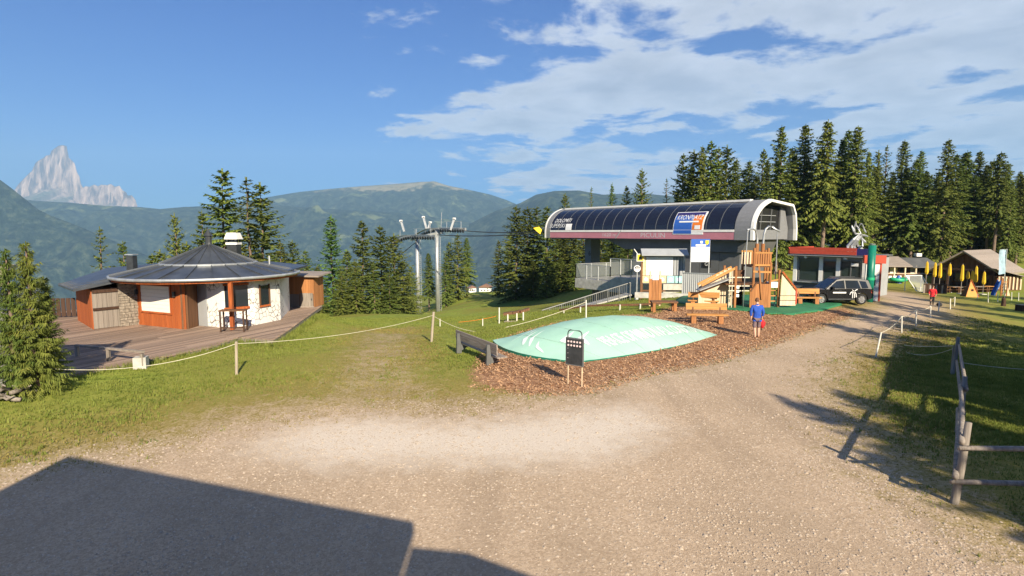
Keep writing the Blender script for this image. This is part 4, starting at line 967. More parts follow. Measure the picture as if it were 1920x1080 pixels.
for k in range(npan):
    a = x0_ + (x1_ - x0_) * k / npan; b = x0_ + (x1_ - x0_) * (k + 1) / npan
    shell(a + .02, b - .02, .02, ARC - .16, .0, .06).build('glass_panel', M_tint, sta, smooth=False)
    if k: shell(a - .03, a + .03, .02, ARC - .16, .015, .1).build('mullion', M_dgrey_paint, sta)
# frames at both ends, roof deck, far side
def frame(x0, x1, m_, nm, out=.05):
    shell(x0, x1, -.95, ARC, out, .3, 12).build(nm, m_, sta)
    bk = [surf(0, ARC, out)] + [Vector((0, y, z)) for y, z in back]; b = MB()
    for p, q in zip(bk, bk[1:]): b.bar((((x0 + x1) / 2), p.y, p.z - .1), (((x0 + x1) / 2), q.y, q.z - .1), x1 - x0, .22, up=(0, .3, 1))
    b.build(nm, m_, sta)
frame(0, .22, M_white, 'end_trim', .09); frame(.22, .98, M_end, 'end_frame'); frame(SL - 1.85, SL - .3, M_end, 'end_frame'); frame(SL - .3, SL, M_white, 'end_trim', .09)
rf = MB(); rp = [(2.6, 7.60), (3.1, 7.72), (SW - .9, 7.36), (SW - .3, 6.6), (SW, 5.2), (SW, ZB), (SW - .15, ZB), (SW - .15, 5.2), (SW - .45, 6.5), (SW - 1.0, 7.2), (3.1, 7.55), (2.6, 7.45)]
rf.extr(rp, (.98, 0, 0), (0, 1, 0), (0, 0, 1), (1, 0, 0), SL - 2.85); rf.build('roof', M_grey_paint, sta)
MB().bar((.98, 2.72, 7.74), (SL - 1.85, 2.72, 7.76), .55, .2).build('roof_edge_trim', M_white, sta)
for k in range(4):
    a = .98 + k * (SL - 2.83) / 4; b = .98 + (k + 1) * (SL - 2.83) / 4
    MB().box(((a + b) / 2, .02, (ZB + ZF) / 2), (b - a - .02, .10, ZF - ZB)).build('fascia_panel', M_pink, sta)
MB().box((SL / 2 - .45, .0, (ZF + ZS) / 2), (SL - 2.85, .14, ZS - ZF - .01)).build('white_strip', M_white, sta)
MB().box((SL / 2 - .4, SW / 2, ZB - .08), (SL - 2.2, SW - .3, .12)).build('soffit', M_dgrey_paint, sta)
# right end face
ef = MB(); ef.extr([(.3, ZB), (.55, 5.3), (1.0, 6.2), (1.9, 7.1), (1.9, ZB)], (SL - .9, 0, 0), (0, 1, 0), (0, 0, 1), (1, 0, 0), .12); ef.build('end_panel', M_end, sta)
MB().extr([(6.2, ZB), (6.2, 7.2), (7.0, 7.0), (7.75, 5.2), (7.75, ZB)], (SL - .9, 0, 0), (0, 1, 0), (0, 0, 1), (1, 0, 0), .12).build('end_panel', M_end, sta)
MB().box((SL - .8, 4.05, ZB + .45), (.12, 4.28, .9)).build('end_panel', M_end, sta)
MB().box((SL - 1.05, 4.05, 5.95), (.2, 4.28, 2.1)).build('opening_shade_slab', M_black, sta)  # solid black slab, its colour stands in for the shade inside the open end
for z in (5.75, 6.35): MB().bar((SL - .85, 2.4, z), (SL - .85, 5.4, z), .05, .05).build('crossbar', M_grey_paint, sta)
for y in (2.6, 4.4): MB().bar((SL - .85, y, 5.0), (SL - .85, y + .2, 6.95), .08, .08).build('strut', M_dgrey_paint, sta)
# substructure
z_st = tz(14, 55)
MB().box((5.1, 3.4, .9), (1.05, 1.6, 6.4)).build('pier', M_pier, sta)
text('6', lambda u, v: Vector((5.2 + u, 2.585, 1.9 + v)), M_black, sta, w=.35, h=.6)
MB().extr([(9.5, 4.02), (12.5, 2.9), (26.4, 2.9), (26.9, 4.02)], (0, .9, 0), (1, 0, 0), (0, 0, 1), (0, 1, 0), 5.6).build('underbody', M_dgrey_paint, sta)
for k in range(6): MB().box((14.4 + k * 2.12, 1.26, .65), (2.08, .1, 4.4)).build('base_panel', M_dgrey_paint, sta)
MB().box((19.7, 3.8, .65), (12.7, 5.0, 4.5)).build('base_block', M_dgrey_paint, sta)
q = MB().box((22.6, 1.18, 1.7), (.9, .06, .75)).build('notice', M_black, sta); text('G', lambda u, v: Vector((22.45 + u, 1.14, 1.5 + v)), M_letter, q, w=.3, h=.35)
# lettering
text('DOLOMITI', lambda u, v: surf(1.55 + u, .98 + v, .05), M_letter, sta, shear=.25, w=2.9, h=.52)
text('SUPERSKI', lambda u, v: surf(.85 + u, .32 + v, .05), M_letter, sta, shear=.25, w=2.75, h=.50)
shell(3.75, 4.75, .02, .78, .05, .03, 4).build('emblem', M_letter, sta)
text('1620 m', lambda u, v: Vector((9.95 + u, -.04, ZB + .2 + v)), M_letter_grey, sta, w=2.0, h=.36)
text('PICULIN', lambda u, v: Vector((15.4 + u, -.04, ZB + .13 + v)), M_letter_grey, sta, w=3.1, h=.48)
MB().bar((11.9, -.06, ZB), (12.7, -.06, ZS - .05), .05, .08).build('diagonal_trim', M_grey_paint, sta)
sg = shell(19.45, 22.9, -.46, 1.95, .06, .04, 8).build('sign_panel', M_letter, sta)
shell(19.55, 21.6, -.38, 1.42, .085, .02).build('blue_field', M_sign_blue, sg); shell(21.68, 22.75, -.0, 1.42, .085, .02).build('orange_field', M_sign_orange, sg)
shell(19.55, 22.75, 1.45, 1.86, .085, .02, 3).build('navy_field', M_navy, sg)
text('KRONPLATZ', lambda u, v: surf(19.75 + u, .98 + v, .12), M_letter, sg, shear=.3, w=2.95, h=.52)
shell(20.1, 22.3, .70, .86, .11, .02, 2).build('tag_line', M_letter, sg); shell(21.95, 22.55, .04, .42, .11, .02, 2).build('emblem', M_letter, sg)
# yellow windsock-like marker at the nose
q = P(1008, 431, 72); t = thing('marker_flag', q, 0, 'small yellow marker hanging by the left station nose', 'marker')
MB().extr([(-.55, .25), (.2, .4), (.55, 0), (.35, -.55), (-.1, -.2)], (0, 0, 0), (1, 0, 0), (0, 0, 1), (0, 1, 0), .08).build('panel', M_sign_yellow, t)
MB().bar((.3, .04, .2), (1.4, .3, .35), .06, .06).build('arm', M_steel_dark, t)

# ------------------------------------------------------------------ concrete platform, ramp and railings
plat = thing('loading_platform', (0, 0, 0), 0, 'concrete loading platform with mesh railing and access ramp', 'platform')
pa, pb = P(1078, 548, 60), P(1202, 556, 52); pz = P(1078, 541, 60).z + .2
dz_ = tz(pa.x, pa.y)
ax = (pb - pa); ax.z = 0; Lp = ax.length; ax.normalize(); ay = Vector((-ax.y, ax.x, 0))
def pl(s, t_, z): return (pa.x + ax.x * s + ay.x * t_, pa.y + ax.y * s + ay.y * t_, z)
zt = ZH(524, 58)
sl = MB(); sl.extr([(0, 0), (Lp, 0), (Lp, 9), (0, 9)], (pa.x, pa.y, zt - 1.0), ax, ay, (0, 0, 1), 1.0); sl.build('slab', M_concrete, plat)
MB().extr([(1.4, 1.2), (Lp, 1.2), (Lp, 8), (1.4, 8)], (pa.x, pa.y, zt - 4), ax, ay, (0, 0, 1), 3.0).build('plinth', M_dgrey_paint, plat)
def railing(a, b, z0, z1, n, hgt, parent, panel=True):
    a = Vector(a); b = Vector(b)
    for k in range(n + 1):
        f_ = k / n; c = a.lerp(b, f_); z = z0 + (z1 - z0) * f_; MB().box((c.x, c.y, z + hgt / 2 - .1), (.08, .08, hgt + .2)).build('railing_post', M_galv, parent)
    MB().bar((a.x, a.y, z0 + hgt), (b.x, b.y, z1 + hgt), .08, .07).build('hand_rail', M_galv, parent)
    if panel:
        for k in range(n):
            p = a.lerp(b, k / n); q = a.lerp(b, (k + 1) / n); zp = z0 + (z1 - z0) * k / n; zq = z0 + (z1 - z0) * (k + 1) / n
            MB().add([(p.x, p.y, zp + .08), (q.x, q.y, zq + .08), (q.x, q.y, zq + hgt - .08), (p.x, p.y, zp + hgt - .08)], [(0, 1, 2, 3)]).build('mesh_panel', M_mesh_panel, parent)
r0 = Vector(pl(.05, .05, 0)).xy; r1 = Vector(pl(Lp * .56, .05, 0)).xy; r2 = Vector(pl(Lp, .05, 0)).xy; rb = Vector(pl(.05, 8.8, 0)).xy
railing(r0, r1, zt, zt, 3, 1.5, plat); railing(r1, r2, zt + .55, zt + .55, 3, 1.75, plat); railing(r0, rb, zt, zt, 4, 1.5, plat)
st_ = MB(); st_.extr([(Lp * .56, -.02), (Lp, -.02), (Lp, 6), (Lp * .56, 6)], (pa.x, pa.y, zt), ax, ay, (0, 0, 1), .5); st_.build('upper_slab', M_concrete, plat)
# ramp handrail descending to the left with palings
a = P(1182, 530, 50); b = P(1016, 582, 48); ramp = thing('ramp_railing', (0, 0, 0), 0, 'long sloping steel railing with palings running down left to the meadow', 'railing')
n = 46; bm_ = MB()
for k in range(n + 1):
    c = a.lerp(b, k / n); g_ = min(tz(c.x, c.y), c.z - .5)
    if k % 6 == 0: MB().box((c.x, c.y, (c.z + g_) / 2 - .1), (.09, .09, c.z - g_ + .2)).build('railing_post', M_rail, ramp)
    else: MB().box((c.x, c.y, (c.z + g_) / 2), (.035, .035, c.z - g_)).build('paling', M_rail, ramp)
MB().tube([a, b], .055, 8).build('hand_rail', M_rail, ramp)
MB().bar(a + Vector((0, .6, -1.1)), b + Vector((0, .6, -.75)), 1.2, .12).build('ramp_surface', M_concrete, ramp)
# fence behind info board up to the playground
t = thing('paling_fence', (0, 0, 0), 0, 'grey metal sheet fence between info board and play tower', 'fence')
a = P(1278, 546, 47); b = P(1378, 548, 45); a.z = tz(a.x, a.y); b.z = tz(b.x, b.y); zt2 = ZH(512, 46)
for k in range(26):
    c = a.lerp(b, (k + .5) / 26); piece('paling', M_grey_paint, t, (c.x, c.y, (c.z + zt2) / 2 - .1), (.155, .03, zt2 - c.z + .2 - .1), 0)
MB().bar((a.x, a.y - .04, zt2 - .05), (b.x, b.y - .04, zt2 - .05), .06, .07).build('hand_rail', M_galv, t)
MB().bar((a.x - 4, a.y - .3, ZH(552, 47)), (b.x - .5, b.y - .3, ZH(552, 47)), .3, .45).build('concrete_kerb', M_concrete, t)

# ------------------------------------------------------------------ info board
gq = T(1203, 560); ib = thing('info_board', gq, -.10, 'roofed info board with trail map and printed panels', 'info board')
sc_b = gq.y / F; W_ = (1282 - 1207) * sc_b; zz = lambda py: ZH(py, gq.y) - gq.z
for x in (.0, W_ + .05): MB().box((x, .05, zz(478) / 2), (.16, .16, zz(478))).build('post', M_brown_wood if x == 0 else M_galv, ib)
MB().box((W_ / 2, .04, (zz(480) + zz(532)) / 2), (W_ - .02, .08, zz(480) - zz(532))).build('back_panel', M_dgrey_paint, ib)
mpz = (zz(482), zz(516))
mp_ = MB().box((W_ * .42, -.03, sum(mpz) / 2), (W_ * .66, .04, mpz[0] - mpz[1])).build('map_panel', M_panel_white, ib)
for k, (u, v, r_) in enumerate([(.2, .3, .10), (.34, .7, .07), (.45, .42, .12), (.6, .6, .09), (.55, .25, .06), (.3, .5, .05), (.68, .8, .05)]):
    MB().tube([(W_ * u, -.052, mpz[1] + (mpz[0] - mpz[1]) * v), (W_ * u, -.056, mpz[1] + (mpz[0] - mpz[1]) * v)], r_, 9).build('map_print', M_print_lilac, mp_)
MB().box((W_ * .045, -.03, sum(mpz) / 2), (W_ * .07, .045, mpz[0] - mpz[1])).build('side_strip', M_print_cream, ib)
for k in range(3): MB().box((W_ * (.80 + k * .075), -.03, sum(mpz) / 2), (W_ * .055, .045, mpz[0] - mpz[1])).build('trail_strip', M_grey_paint, ib)
for k, m_ in enumerate((M_print_cream, M_print_lilac, M_print_cream, M_print_teal, M_print_teal)):
    zc = (zz(517) + zz(530)) / 2; pp = MB().box((W_ * (.1 + k * .2), -.03, zc), (W_ * .18, .045, zz(517) - zz(530))).build('poster', m_, ib)
    MB().tube([(W_ * (.1 + k * .2), -.054, zc), (W_ * (.1 + k * .2), -.06, zc)], .17, 12).build('poster_print', M_letter, pp)
MB().add([(-.15, -.75, zz(479)), (W_ + .3, -.75, zz(479)), (W_ + .3, .15, zz(468)), (-.15, .15, zz(468)), (-.15, -.75, zz(479) + .09), (W_ + .3, -.75, zz(479) + .09), (W_ + .3, .15, zz(468) + .09), (-.15, .15, zz(468) + .09)], [(0, 1, 2, 3), (4, 5, 6, 7), (0, 1, 5, 4), (1, 2, 6, 5), (2, 3, 7, 6), (3, 0, 4, 7)]).build('roof', M_grey_paint, ib)
MB().box((W_ / 2, .05, zz(545)), (W_, .1, .14)).build('bottom_rail', M_brown_wood, ib)
# yellow square sign and round 45 sign
q = P(1199, 562, gq.y - .2); q.z = tz(q.x, q.y)
t = thing('yellow_sign', q, 0, 'square yellow trail sign on a brown post left of the map', 'sign'); z_ = ZH(483, q.y) - q.z
MB().box((.12, .1, z_ / 2), (.12, .12, z_ + .3)).build('post', M_brown_wood, t); p_ = MB().box((0, 0, z_), (.66, .05, .66)).build('panel', M_letter, t)
MB().box((0, -.03, z_), (.56, .03, .56)).build('yellow_field', M_sign_yellow, p_); MB().extr([(-.2, -.2), (.2, -.2), (.02, .16)], (0, -.05, z_), (1, 0, 0), (0, 0, 1), (0, 1, 0), .015).build('pictogram', M_black, p_)
MB().bar((-.55, .1, z_ + .75), (-.25, .1, z_ + .35), .06, .06).build('bracket', M_white, t)
q = P(1193.5, 563, gq.y - .8); q.z = tz(q.x, q.y)
t = thing('round_sign', q, 0, 'round white sign reading 45 on a silver post', 'sign'); z_ = ZH(503.5, q.y) - q.z
MB().tube([(0, .05, -.2), (0, .05, z_)], .06, 10).build('post', M_galv, t); MB().lathe([(.0, 0), (.2, 0), (.16, .5), (.1, .6)], n=10).build('post_base', M_galv, t)
p_ = MB().tube([(0, -.02, z_), (0, .02, z_)], .29, 24).build('disc', M_letter, t)
MB().extr([(.23 * math.cos(a), .23 * math.sin(a)) for a in [math.pi * k / 12 for k in range(13)]], (0, -.03, z_), (1, 0, 0), (0, 0, 1), (0, 1, 0), .008).build('black_half', M_black, p_)
text('45', lambda u, v: Vector((-.13 + u, -.036, z_ + .03 + v)), M_letter, p_, w=.26, h=.16)
# notice on two posts with blue header
a = P(1293, 540, 47.5); a.z = tz(a.x, a.y); t = thing('notice_board', a, -.08, 'white notice with blue header on two thin posts below the station', 'notice board')
z_ = lambda py: ZH(py, 47.5) - a.z; w_ = 34 * 47.5 / F
for x in (0, w_): MB().box((x, 0, z_(450) / 2), (.07, .07, z_(450))).build('post', M_galv, t)
MB().box((w_ / 2, -.05, (z_(463) + z_(491)) / 2), (w_, .05, z_(463) - z_(491))).build('white_panel', M_panel_white, t)
h_ = MB().box((w_ / 2, -.05, (z_(448) + z_(463)) / 2), (w_, .05, z_(448) - z_(463) - .01)).build('header', M_sign_blue, t)
MB().box((w_ * .52, -.085, z_(460)), (w_ * .55, .02, .16)).build('header_print', M_letter, h_); MB().box((w_ * .55, -.085, z_(454)), (.2, .02, .2)).build('emblem', M_letter, h_); MB().extr([(-.14, .2), (.14, .2), (.14, -.05), (0, -.2), (-.14, -.05)], (w_ * .85, -.085, z_(455)), (1, 0, 0), (0, 0, 1), (0, -1, 0), .02).build('crest', M_sign_yellow, h_)
for k in range(4): MB().box((w_ * .5, -.08, z_(467 + k * 5)), (w_ * .75, .012, .03)).build('text_line', M_letter_grey, t)

# ------------------------------------------------------------------ ticket office
oq = P(1482, 570, 46.5); ob = P(1622, 568, 42.0)
orz = math.atan2(ob.y - oq.y, ob.x - oq.x); OLn = (ob - oq).xy.length; oz = min(tz(oq.x, oq.y), tz(ob.x, ob.y))
off = thing('ticket_office', (oq.x, oq.y, oz), orz, 'low ticket office with red fascia and large dark windows', 'building')
zr1, zr0 = 3.75, 3.18
MB().box((OLn / 2, 2.2, 1.55), (OLn - .1, 4.0, 3.1)).build('wall', M_grey_paint, off)
MB().box((OLn / 2, 1.9, 3.18), (OLn + .3, 4.9, .1)).build('roof', M_dgrey_paint, off)
for k in range(2): MB().box((OLn / 2 - .25, -.62, 3.24 + .15 + k * .27), (OLn - .6, .06, .26)).build('fascia_board', M_red_fascia, off)
MB().box((OLn - .05, -.58, 3.5), (1.0, .08, .5)).build('corner_sign', M_navy, off); MB().box((-.1, 1.6, 3.5), (.08, 4.3, .52)).build('fascia_board', M_red_fascia, off)
MB().box((OLn / 2, -.3, 3.13), (OLn + .2, .66, .05)).build('soffit', M_grey_paint, off)
def office_window(x0, x1, z0, z1, nm='window', bars=1):
    w_ = MB().box(((x0 + x1) / 2, .17, (z0 + z1) / 2), (x1 - x0, .06, z1 - z0)).build(nm, M_shop_glass, off); f_ = MB()
    for x in [x0, x1] + [x0 + (x1 - x0) * (k + 1) / (bars + 1) for k in range(bars)]: f_.box((x, .13, (z0 + z1) / 2), (.07, .08, z1 - z0 + .07))
    for z in (z0, z1): f_.box(((x0 + x1) / 2, .128, z), (x1 - x0, .076, .07))
    f_.build(nm + '_frame', M_dgrey_paint, w_); return w_
office_window(.5, OLn * .37, 1.05, 2.85, bars=0); office_window(OLn * .43, OLn * .60, .1, 2.7, 'door', 0); office_window(OLn * .66, OLn - .45, .35, 2.75, bars=1)
for x in (.2, OLn * .40, OLn * .63, OLn - .22): MB().box((x, .12, 1.5), (.3, .12, 3.0)).build('pilaster', M_white, off)
MB().box((OLn * .2, .02, .95), (OLn * .36, .3, .08)).build('counter', M_galv, off); MB().box((OLn * .2, .1, .5), (OLn * .34, .1, .8)).build('counter_front', M_dgrey_paint, off)
for x in (OLn * .22, OLn * .75): MB().box((x, -.35, 2.98), (.22, .16, .14)).build('spot_lamp', M_white, off)
MB().box((OLn * .84, .05, 2.5), (OLn * .09, .03, .22)).build('small_notice', M_letter, off)
# green column, white panel and red cap beside it
q = T(1629, 566); t = thing('green_column', q, 0, 'tall round green column at the right corner of the office', 'column')
z_ = ZH(460, q.y) - q.z; MB().tube([(0, 0, -.2), (0, 0, z_)], .25, 20).build('shaft', M_green_col, t, smooth=True); MB().lathe([(.0, z_ + .02), (.18, z_ + .02), (.22, z_ + .1), (.0, z_ + .12)], n=16).build('cap', M_galv, t)
MB().lathe([(.255, 1.55), (.265, 1.57), (.265, 1.72), (.255, 1.74)], n=20).build('band', M_green_toy, t)
q = T(1640, 566) + Vector((0, .5, 0)); q.z = tz(q.x, q.y); t = thing('entrance_panel', q, -.35, 'white upright panel with red cap right of the green column', 'wall panel')
z_ = ZH(494, q.y) - q.z; MB().box((0, 0, z_ / 2), (.85, .3, z_)).build('panel', M_white, t); MB().box((.5, .0, z_ / 2), (.1, .34, z_)).build('edge', M_red_fascia, t); MB().box((.1, 0, z_ + .3), (1.35, .5, .58)).build('cap', M_red_fascia, t)
MB().box((.1, -.16, z_ * .55), (.2, .04, .75)).build('slot', M_glass, t)
# metal deer sculpture on the office roof
q = P(1603, 474, 43.6); t = thing('deer_sculpture', (q.x, q.y, oz + 3.24), 0, 'welded silver deer sculpture on the office roof', 'sculpture')
s_ = 43.6 / F
def dp(x, y): return Vector(((x - 1603) * s_, 0, (474 - y) * s_))
STR = [('flank', [(1590, 470), (1590, 458), (1597, 446), (1610, 436)], .11), ('flank', [(1597, 470), (1598, 457), (1603, 446), (1611, 439)], .10), ('chest', [(1604, 470), (1602, 458), (1605, 447), (1612, 440)], .10),
       ('neck', [(1612, 436), (1615, 444), (1619, 450), (1622, 451)], .10), ('muzzle', [(1614, 437), (1620, 438), (1624, 440)], .09), ('leg', [(1606, 447), (1609, 458), (1615, 458), (1616, 446)], .08),
       ('antler', [(1612, 435), (1603, 435), (1597, 430), (1594, 420)], .08), ('antler_tine', [(1601, 434), (1600, 424), (1600, 412)], .07), ('antler', [(1612, 435), (1607, 425), (1609, 416), (1613, 417)], .07), ('antler_tine', [(1614, 418), (1619, 427), (1620, 433)], .07), ('antler_tine', [(1601, 413), (1604, 420), (1608, 427)], .06)]
for nm, pts, r_ in STR:
    pp = [dp(*p) + Vector((0, .12 * math.sin(i * 2.1), 0)) for i, p in enumerate(pts)]; MB().tube(pp, [r_ * .6] + [r_] * (len(pp) - 2) + [r_ * .55], 6).build(nm, M_galv, t)
MB().extr([(dp(1606, 471).x, .05), (dp(1619, 471).x, .05), (dp(1620, 466).x, .4), (dp(1615, 460).x, .62)], (0, 0, 0), (1, 0, 0), (0, 0, 1), (0, 1, 0), .3).build('rock_base', M_galv, t)
MB().box((dp(1605, 0).x, .1, .06), (1.5, .5, .12)).build('base_plate', M_galv, t)

# ------------------------------------------------------------------ car
def car():
    rw = T(1606, 573.5); fw = T(1546, 570.5); d = (fw - rw).xy.normalized(); c0 = (rw + fw) / 2; rz = math.atan2(d.y, d.x)
    # flank towards the camera: local +x forward, local +y left
    WB = 2.62; o = thing('parked_car', (0, 0, 0), rz, 'black compact SUV with white emblem parked before the ticket office', 'car')
    yv = Vector((-math.sin(rz), math.cos(rz), 0)); side = 1 if yv.dot(Vector((-.5, -1, 0))) > 0 else -1
    c0 = c0 - yv * side * .8; o.location = (c0.x, c0.y, tz(c0.x, c0.y))
    lower = [(-2.02, .42), (-2.04, .75), (-1.98, 1.02), (-1.6, 1.06), (.9, 1.02), (1.65, .96), (2.05, .82), (2.15, .62), (2.12, .40), (1.75, .30)]
    wheel = lambda cx, n=9: [(cx + .42 * math.cos(math.pi * k / n), .36 + .42 * math.sin(math.pi * k / n)) for k in range(n + 1)]
    outline = lower[:-1] + [(1.74, .32)] + wheel(WB / 2)[1:-1] + [(.88, .30), (-.88, .30)] + wheel(-WB / 2)[1:-1] + [(-1.76, .32)]
    b = MB(); n = len(outline); ys = [(-.80, .96), (-.86, 1.0), (-.5, 1.0), (.5, 1.0), (.86, 1.0), (.80, .96)]
    vs = []
    for y, s in ys: vs += [(p[0] * (1 if abs(y) > .6 else 1.015), y, .62 + (p[1] - .62) * s + (.02 if abs(y) < .6 and p[1] > .9 else 0)) for p in outline]
    fs = [tuple(range(n))[::-1], tuple((len(ys) - 1) * n + k for k in range(n))]
    for i in range(len(ys) - 1): fs += [(i * n + k, i * n + (k + 1) % n, (i + 1) * n + (k + 1) % n, (i + 1) * n + k) for k in range(n)]
    b.add(vs, fs).build('body', M_carpaint, o)
    cab = [(-1.97, 1.04), (-1.80, 1.58), (-1.3, 1.68), (-.1, 1.70), (.25, 1.62), (1.0, 1.02)]
    c = MB(); m_ = len(cab); vs = []
    for y, k in ((-.80, 0), (-.62, 1), (.62, 1), (.80, 0)):
        for (x, z) in cab:
            hi = (z - 1.02) / .6; yy = math.copysign(.82 - .2 * hi, y) if k == 0 else math.copysign((.82 - .2 * hi) * .9, y); vs.append((x * (1 if k == 0 else 1.0), yy, z + (.03 if k and z > 1.4 else 0)))
    fs = [tuple(range(m_))[::-1], tuple(3 * m_ + k for k in range(m_))]
    for i in range(3): fs += [(i * m_ + k, i * m_ + k + 1, (i + 1) * m_ + k + 1, (i + 1) * m_ + k) for k in range(m_ - 1)]
    c.add(vs, fs).build('cabin', M_carpaint, o)
    def sidept(x, z, sgn, out=.012): hi = (z - 1.02) / .6; return (x, sgn * (.82 - .2 * hi + out), z)
    for sgn in (-1, 1):
        for nm, poly in (('front_window', [(-.22, 1.06), (.86, 1.06), (.26, 1.54), (-.22, 1.59)]), ('rear_window', [(-1.25, 1.07), (-.30, 1.06), (-.30, 1.59), (-1.1, 1.58)]), ('quarter_window', [(-1.75, 1.10), (-1.33, 1.08), (-1.2, 1.56), (-1.62, 1.52)])):
            MB().add([sidept(x, z, sgn) for x, z in poly] + [sidept(x, z, sgn, -.01) for x, z in poly], [(0, 1, 2, 3), (7, 6, 5, 4), (0, 1, 5, 4), (1, 2, 6, 5), (2, 3, 7, 6), (3, 0, 4, 7)]).build(nm, M_glass, o)
        MB().box((.62, sgn * .93, 1.12), (.12, .2, .14)).build('mirror', M_carpaint, o)
        MB().bar((-.85, sgn * .87, .36), (.85, sgn * .87, .36), .03, .09).build('sill', M_steel_dark, o)
        for x in (.1, -.95): MB().box((x, sgn * .875, .92), (.2, .03, .035)).build('door_handle', M_steel_dark, o)
        for x in (-.28, .92): MB().box((x, sgn * .864, .68), (.012, .012, .6)).build('door_gap', M_black, o)
        MB().box((2.06, sgn * .62, .76), (.14, .3, .12)).build('headlight', M_rim, o); MB().box((-1.99, sgn * .68, .86), (.1, .24, .2)).build('tail_light', M_red_fascia, o)
        for cx in (-WB / 2, WB / 2):
            w = MB().lathe([(.20, -.1), (.30, -.11), (.36, -.07), (.365, .07), (.30, .11), (.20, .1)], n=22).build('wheel', M_rubber, o, smooth=True)
            w.location = (cx, sgn * .76, .365); w.rotation_euler = (math.pi / 2, 0, 0)
            rm = MB().lathe([(.0, 0), (.2, .0), (.235, .02)], n=18)
            for k in range(6): a = k * math.pi / 3; rm.bar((.04 * math.cos(a), .04 * math.sin(a), .03), (.2 * math.cos(a), .2 * math.sin(a), .03), .07, .03)
            r_ = rm.build('rim', M_rim, w); r_.location = (0, 0, -.09 * sgn)
            if sgn == 1: r_.rotation_euler = (math.pi, 0, 0)
    MB().add([(.32, -.56, 1.60), (1.02, -.70, 1.05), (1.02, .70, 1.05), (.32, .56, 1.60), (.30, -.56, 1.57), (1.0, -.70, 1.02), (1.0, .70, 1.02), (.30, .56, 1.57)], [(0, 1, 2, 3), (7, 6, 5, 4), (0, 1, 5, 4), (1, 2, 6, 5), (2, 3, 7, 6), (3, 0, 4, 7)]).build('windscreen', M_glass, o)
    MB().box((2.15, 0, .55), (.06, 1.2, .22)).build('grille', M_black, o); MB().box((2.175, 0, .42), (.03, .5, .11)).build('number_plate', M_letter, o)
    for sgn in (-1, 1): MB().bar((-1.6, sgn * .56, 1.74), (.1, sgn * .56, 1.76), .04, .04).build('roof_rail', M_steel_dark, o)
    # white emblem on the near flank: antlered head strokes and a tag line
    y = side * .872
    for k, pts in enumerate([[(-.95, .5), (-.92, .72), (-.82, .86)], [(-.83, .46), (-.82, .68), (-.74, .86)], [(-.7, .44), (-.7, .66), (-.66, .84)], [(-.82, .9), (-.95, 1.0), (-1.0, 1.02)], [(-.68, .88), (-.55, .78), (-.52, .66)], [(-.75, .9), (-.66, 1.0)]]):
        MB().tube([(x, y, z) for x, z in pts], .028, 5).build('emblem_stroke', M_letter, o)
    MB().box((.15, y, .80), (.85, .012, .09)).build('tag_line', M_letter, o)
    if side == -1: pass
car()
# ------------------------------------------------------------------ playground mat, tower, benches
mp_ = gp([(1262,568),(1300,577),(1390,584),(1440,590),(1490,591),(1545,584),(1582,573),(1545,560),(1400,554),(1280,555)])
def play_mat():
    st = .22; xs = np.arange(min(p[0] for p in mp_), max(p[0] for p in mp_), st); ys = np.arange(min(p[1] for p in mp_), max(p[1] for p in mp_), st)
    X, Y = np.meshgrid(xs, ys); Z = terr_np(X, Y) + .075; ok = poly_sd(X, Y, mp_) > -.05; b = MB(); idx = -np.ones(X.shape, int)
    for i in range(X.shape[0]):
        for j in range(X.shape[1]):
            if ok[i, j]: idx[i, j] = len(b.v); b.v.append((X[i, j], Y[i, j], Z[i, j]))
    for i in range(X.shape[0] - 1):
        for j in range(X.shape[1] - 1):
            q = (idx[i, j], idx[i, j + 1], idx[i + 1, j + 1], idx[i + 1, j])
            if min(q) >= 0: b.f.append(tuple(int(v) for v in q)); b.mi.append(0)
    o = b.build('play_mat', M_mat_green, None, smooth=True, kind='structure'); s = o.modifiers.new('thickness', 'SOLIDIFY'); s.thickness = .12; s.offset = -1
play_mat()
tq = T(1362, 579); PZ = tq.z + .07; PT = thing('play_tower', (tq.x, tq.y, PZ), -.03, 'wooden climbing tower with two bent steel poles and slide boards', 'play tower')
ps = tq.y / F
def tx(px): return (px - 1362) * ps
def tzz(py): return ZH(py, tq.y) - PZ
def post(px, y, top, r=.085, m_=M_gold_wood, nm='post'): return MB().tube([(tx(px), y, 0), (tx(px), y, tzz(top))], r, 8).build(nm, m_, PT, smooth=False)
for px, y, top in ((1377, 0, 499), (1410, 0, 465), (1441, 0, 492), (1447, .9, 466), (1459, .1, 506), (1368, 1.2, 500), (1406, 1.5, 480), (1451, 1.6, 470)): post(px, y, top)
for k, px in enumerate((1388, 1393, 1398, 1403)): MB().box((tx(px), .02, (tzz(472) + tzz(495)) / 2), (.09, .05, tzz(472) - tzz(495))).build('baluster', M_pale_wood, PT)
for py in (471, 473): pass
MB().bar((tx(1386), .02, tzz(471)), (tx(1406), .02, tzz(471)), .08, .1).build('top_rail', M_gold_x, PT)
for k in range(7): px = 1414 + k * 4.3; MB().box((tx(px), -.02, (tzz(475) + tzz(496)) / 2), (.10, .05, tzz(475) - tzz(496) - .02)).build('baluster', M_gold_wood, PT)
MB().bar((tx(1410), -.02, tzz(474)), (tx(1443), -.02, tzz(474)), .08, .09).build('top_rail', M_gold_x, PT); MB().bar((tx(1410), -.02, tzz(497)), (tx(1443), -.02, tzz(497)), .08, .09).build('lower_rail', M_gold_x, PT)
for k in range(8): MB().box((tx(1414 + k * 4), 1.5, tzz(487)), (.12, .05, tzz(472) - tzz(500))).build('rear_board', M_gold_wood, PT)
MB().bar((tx(1408), -.05, tzz(509)), (tx(1441), -.05, tzz(510)), .08, .12).build('crossbeam', M_gold_x, PT)
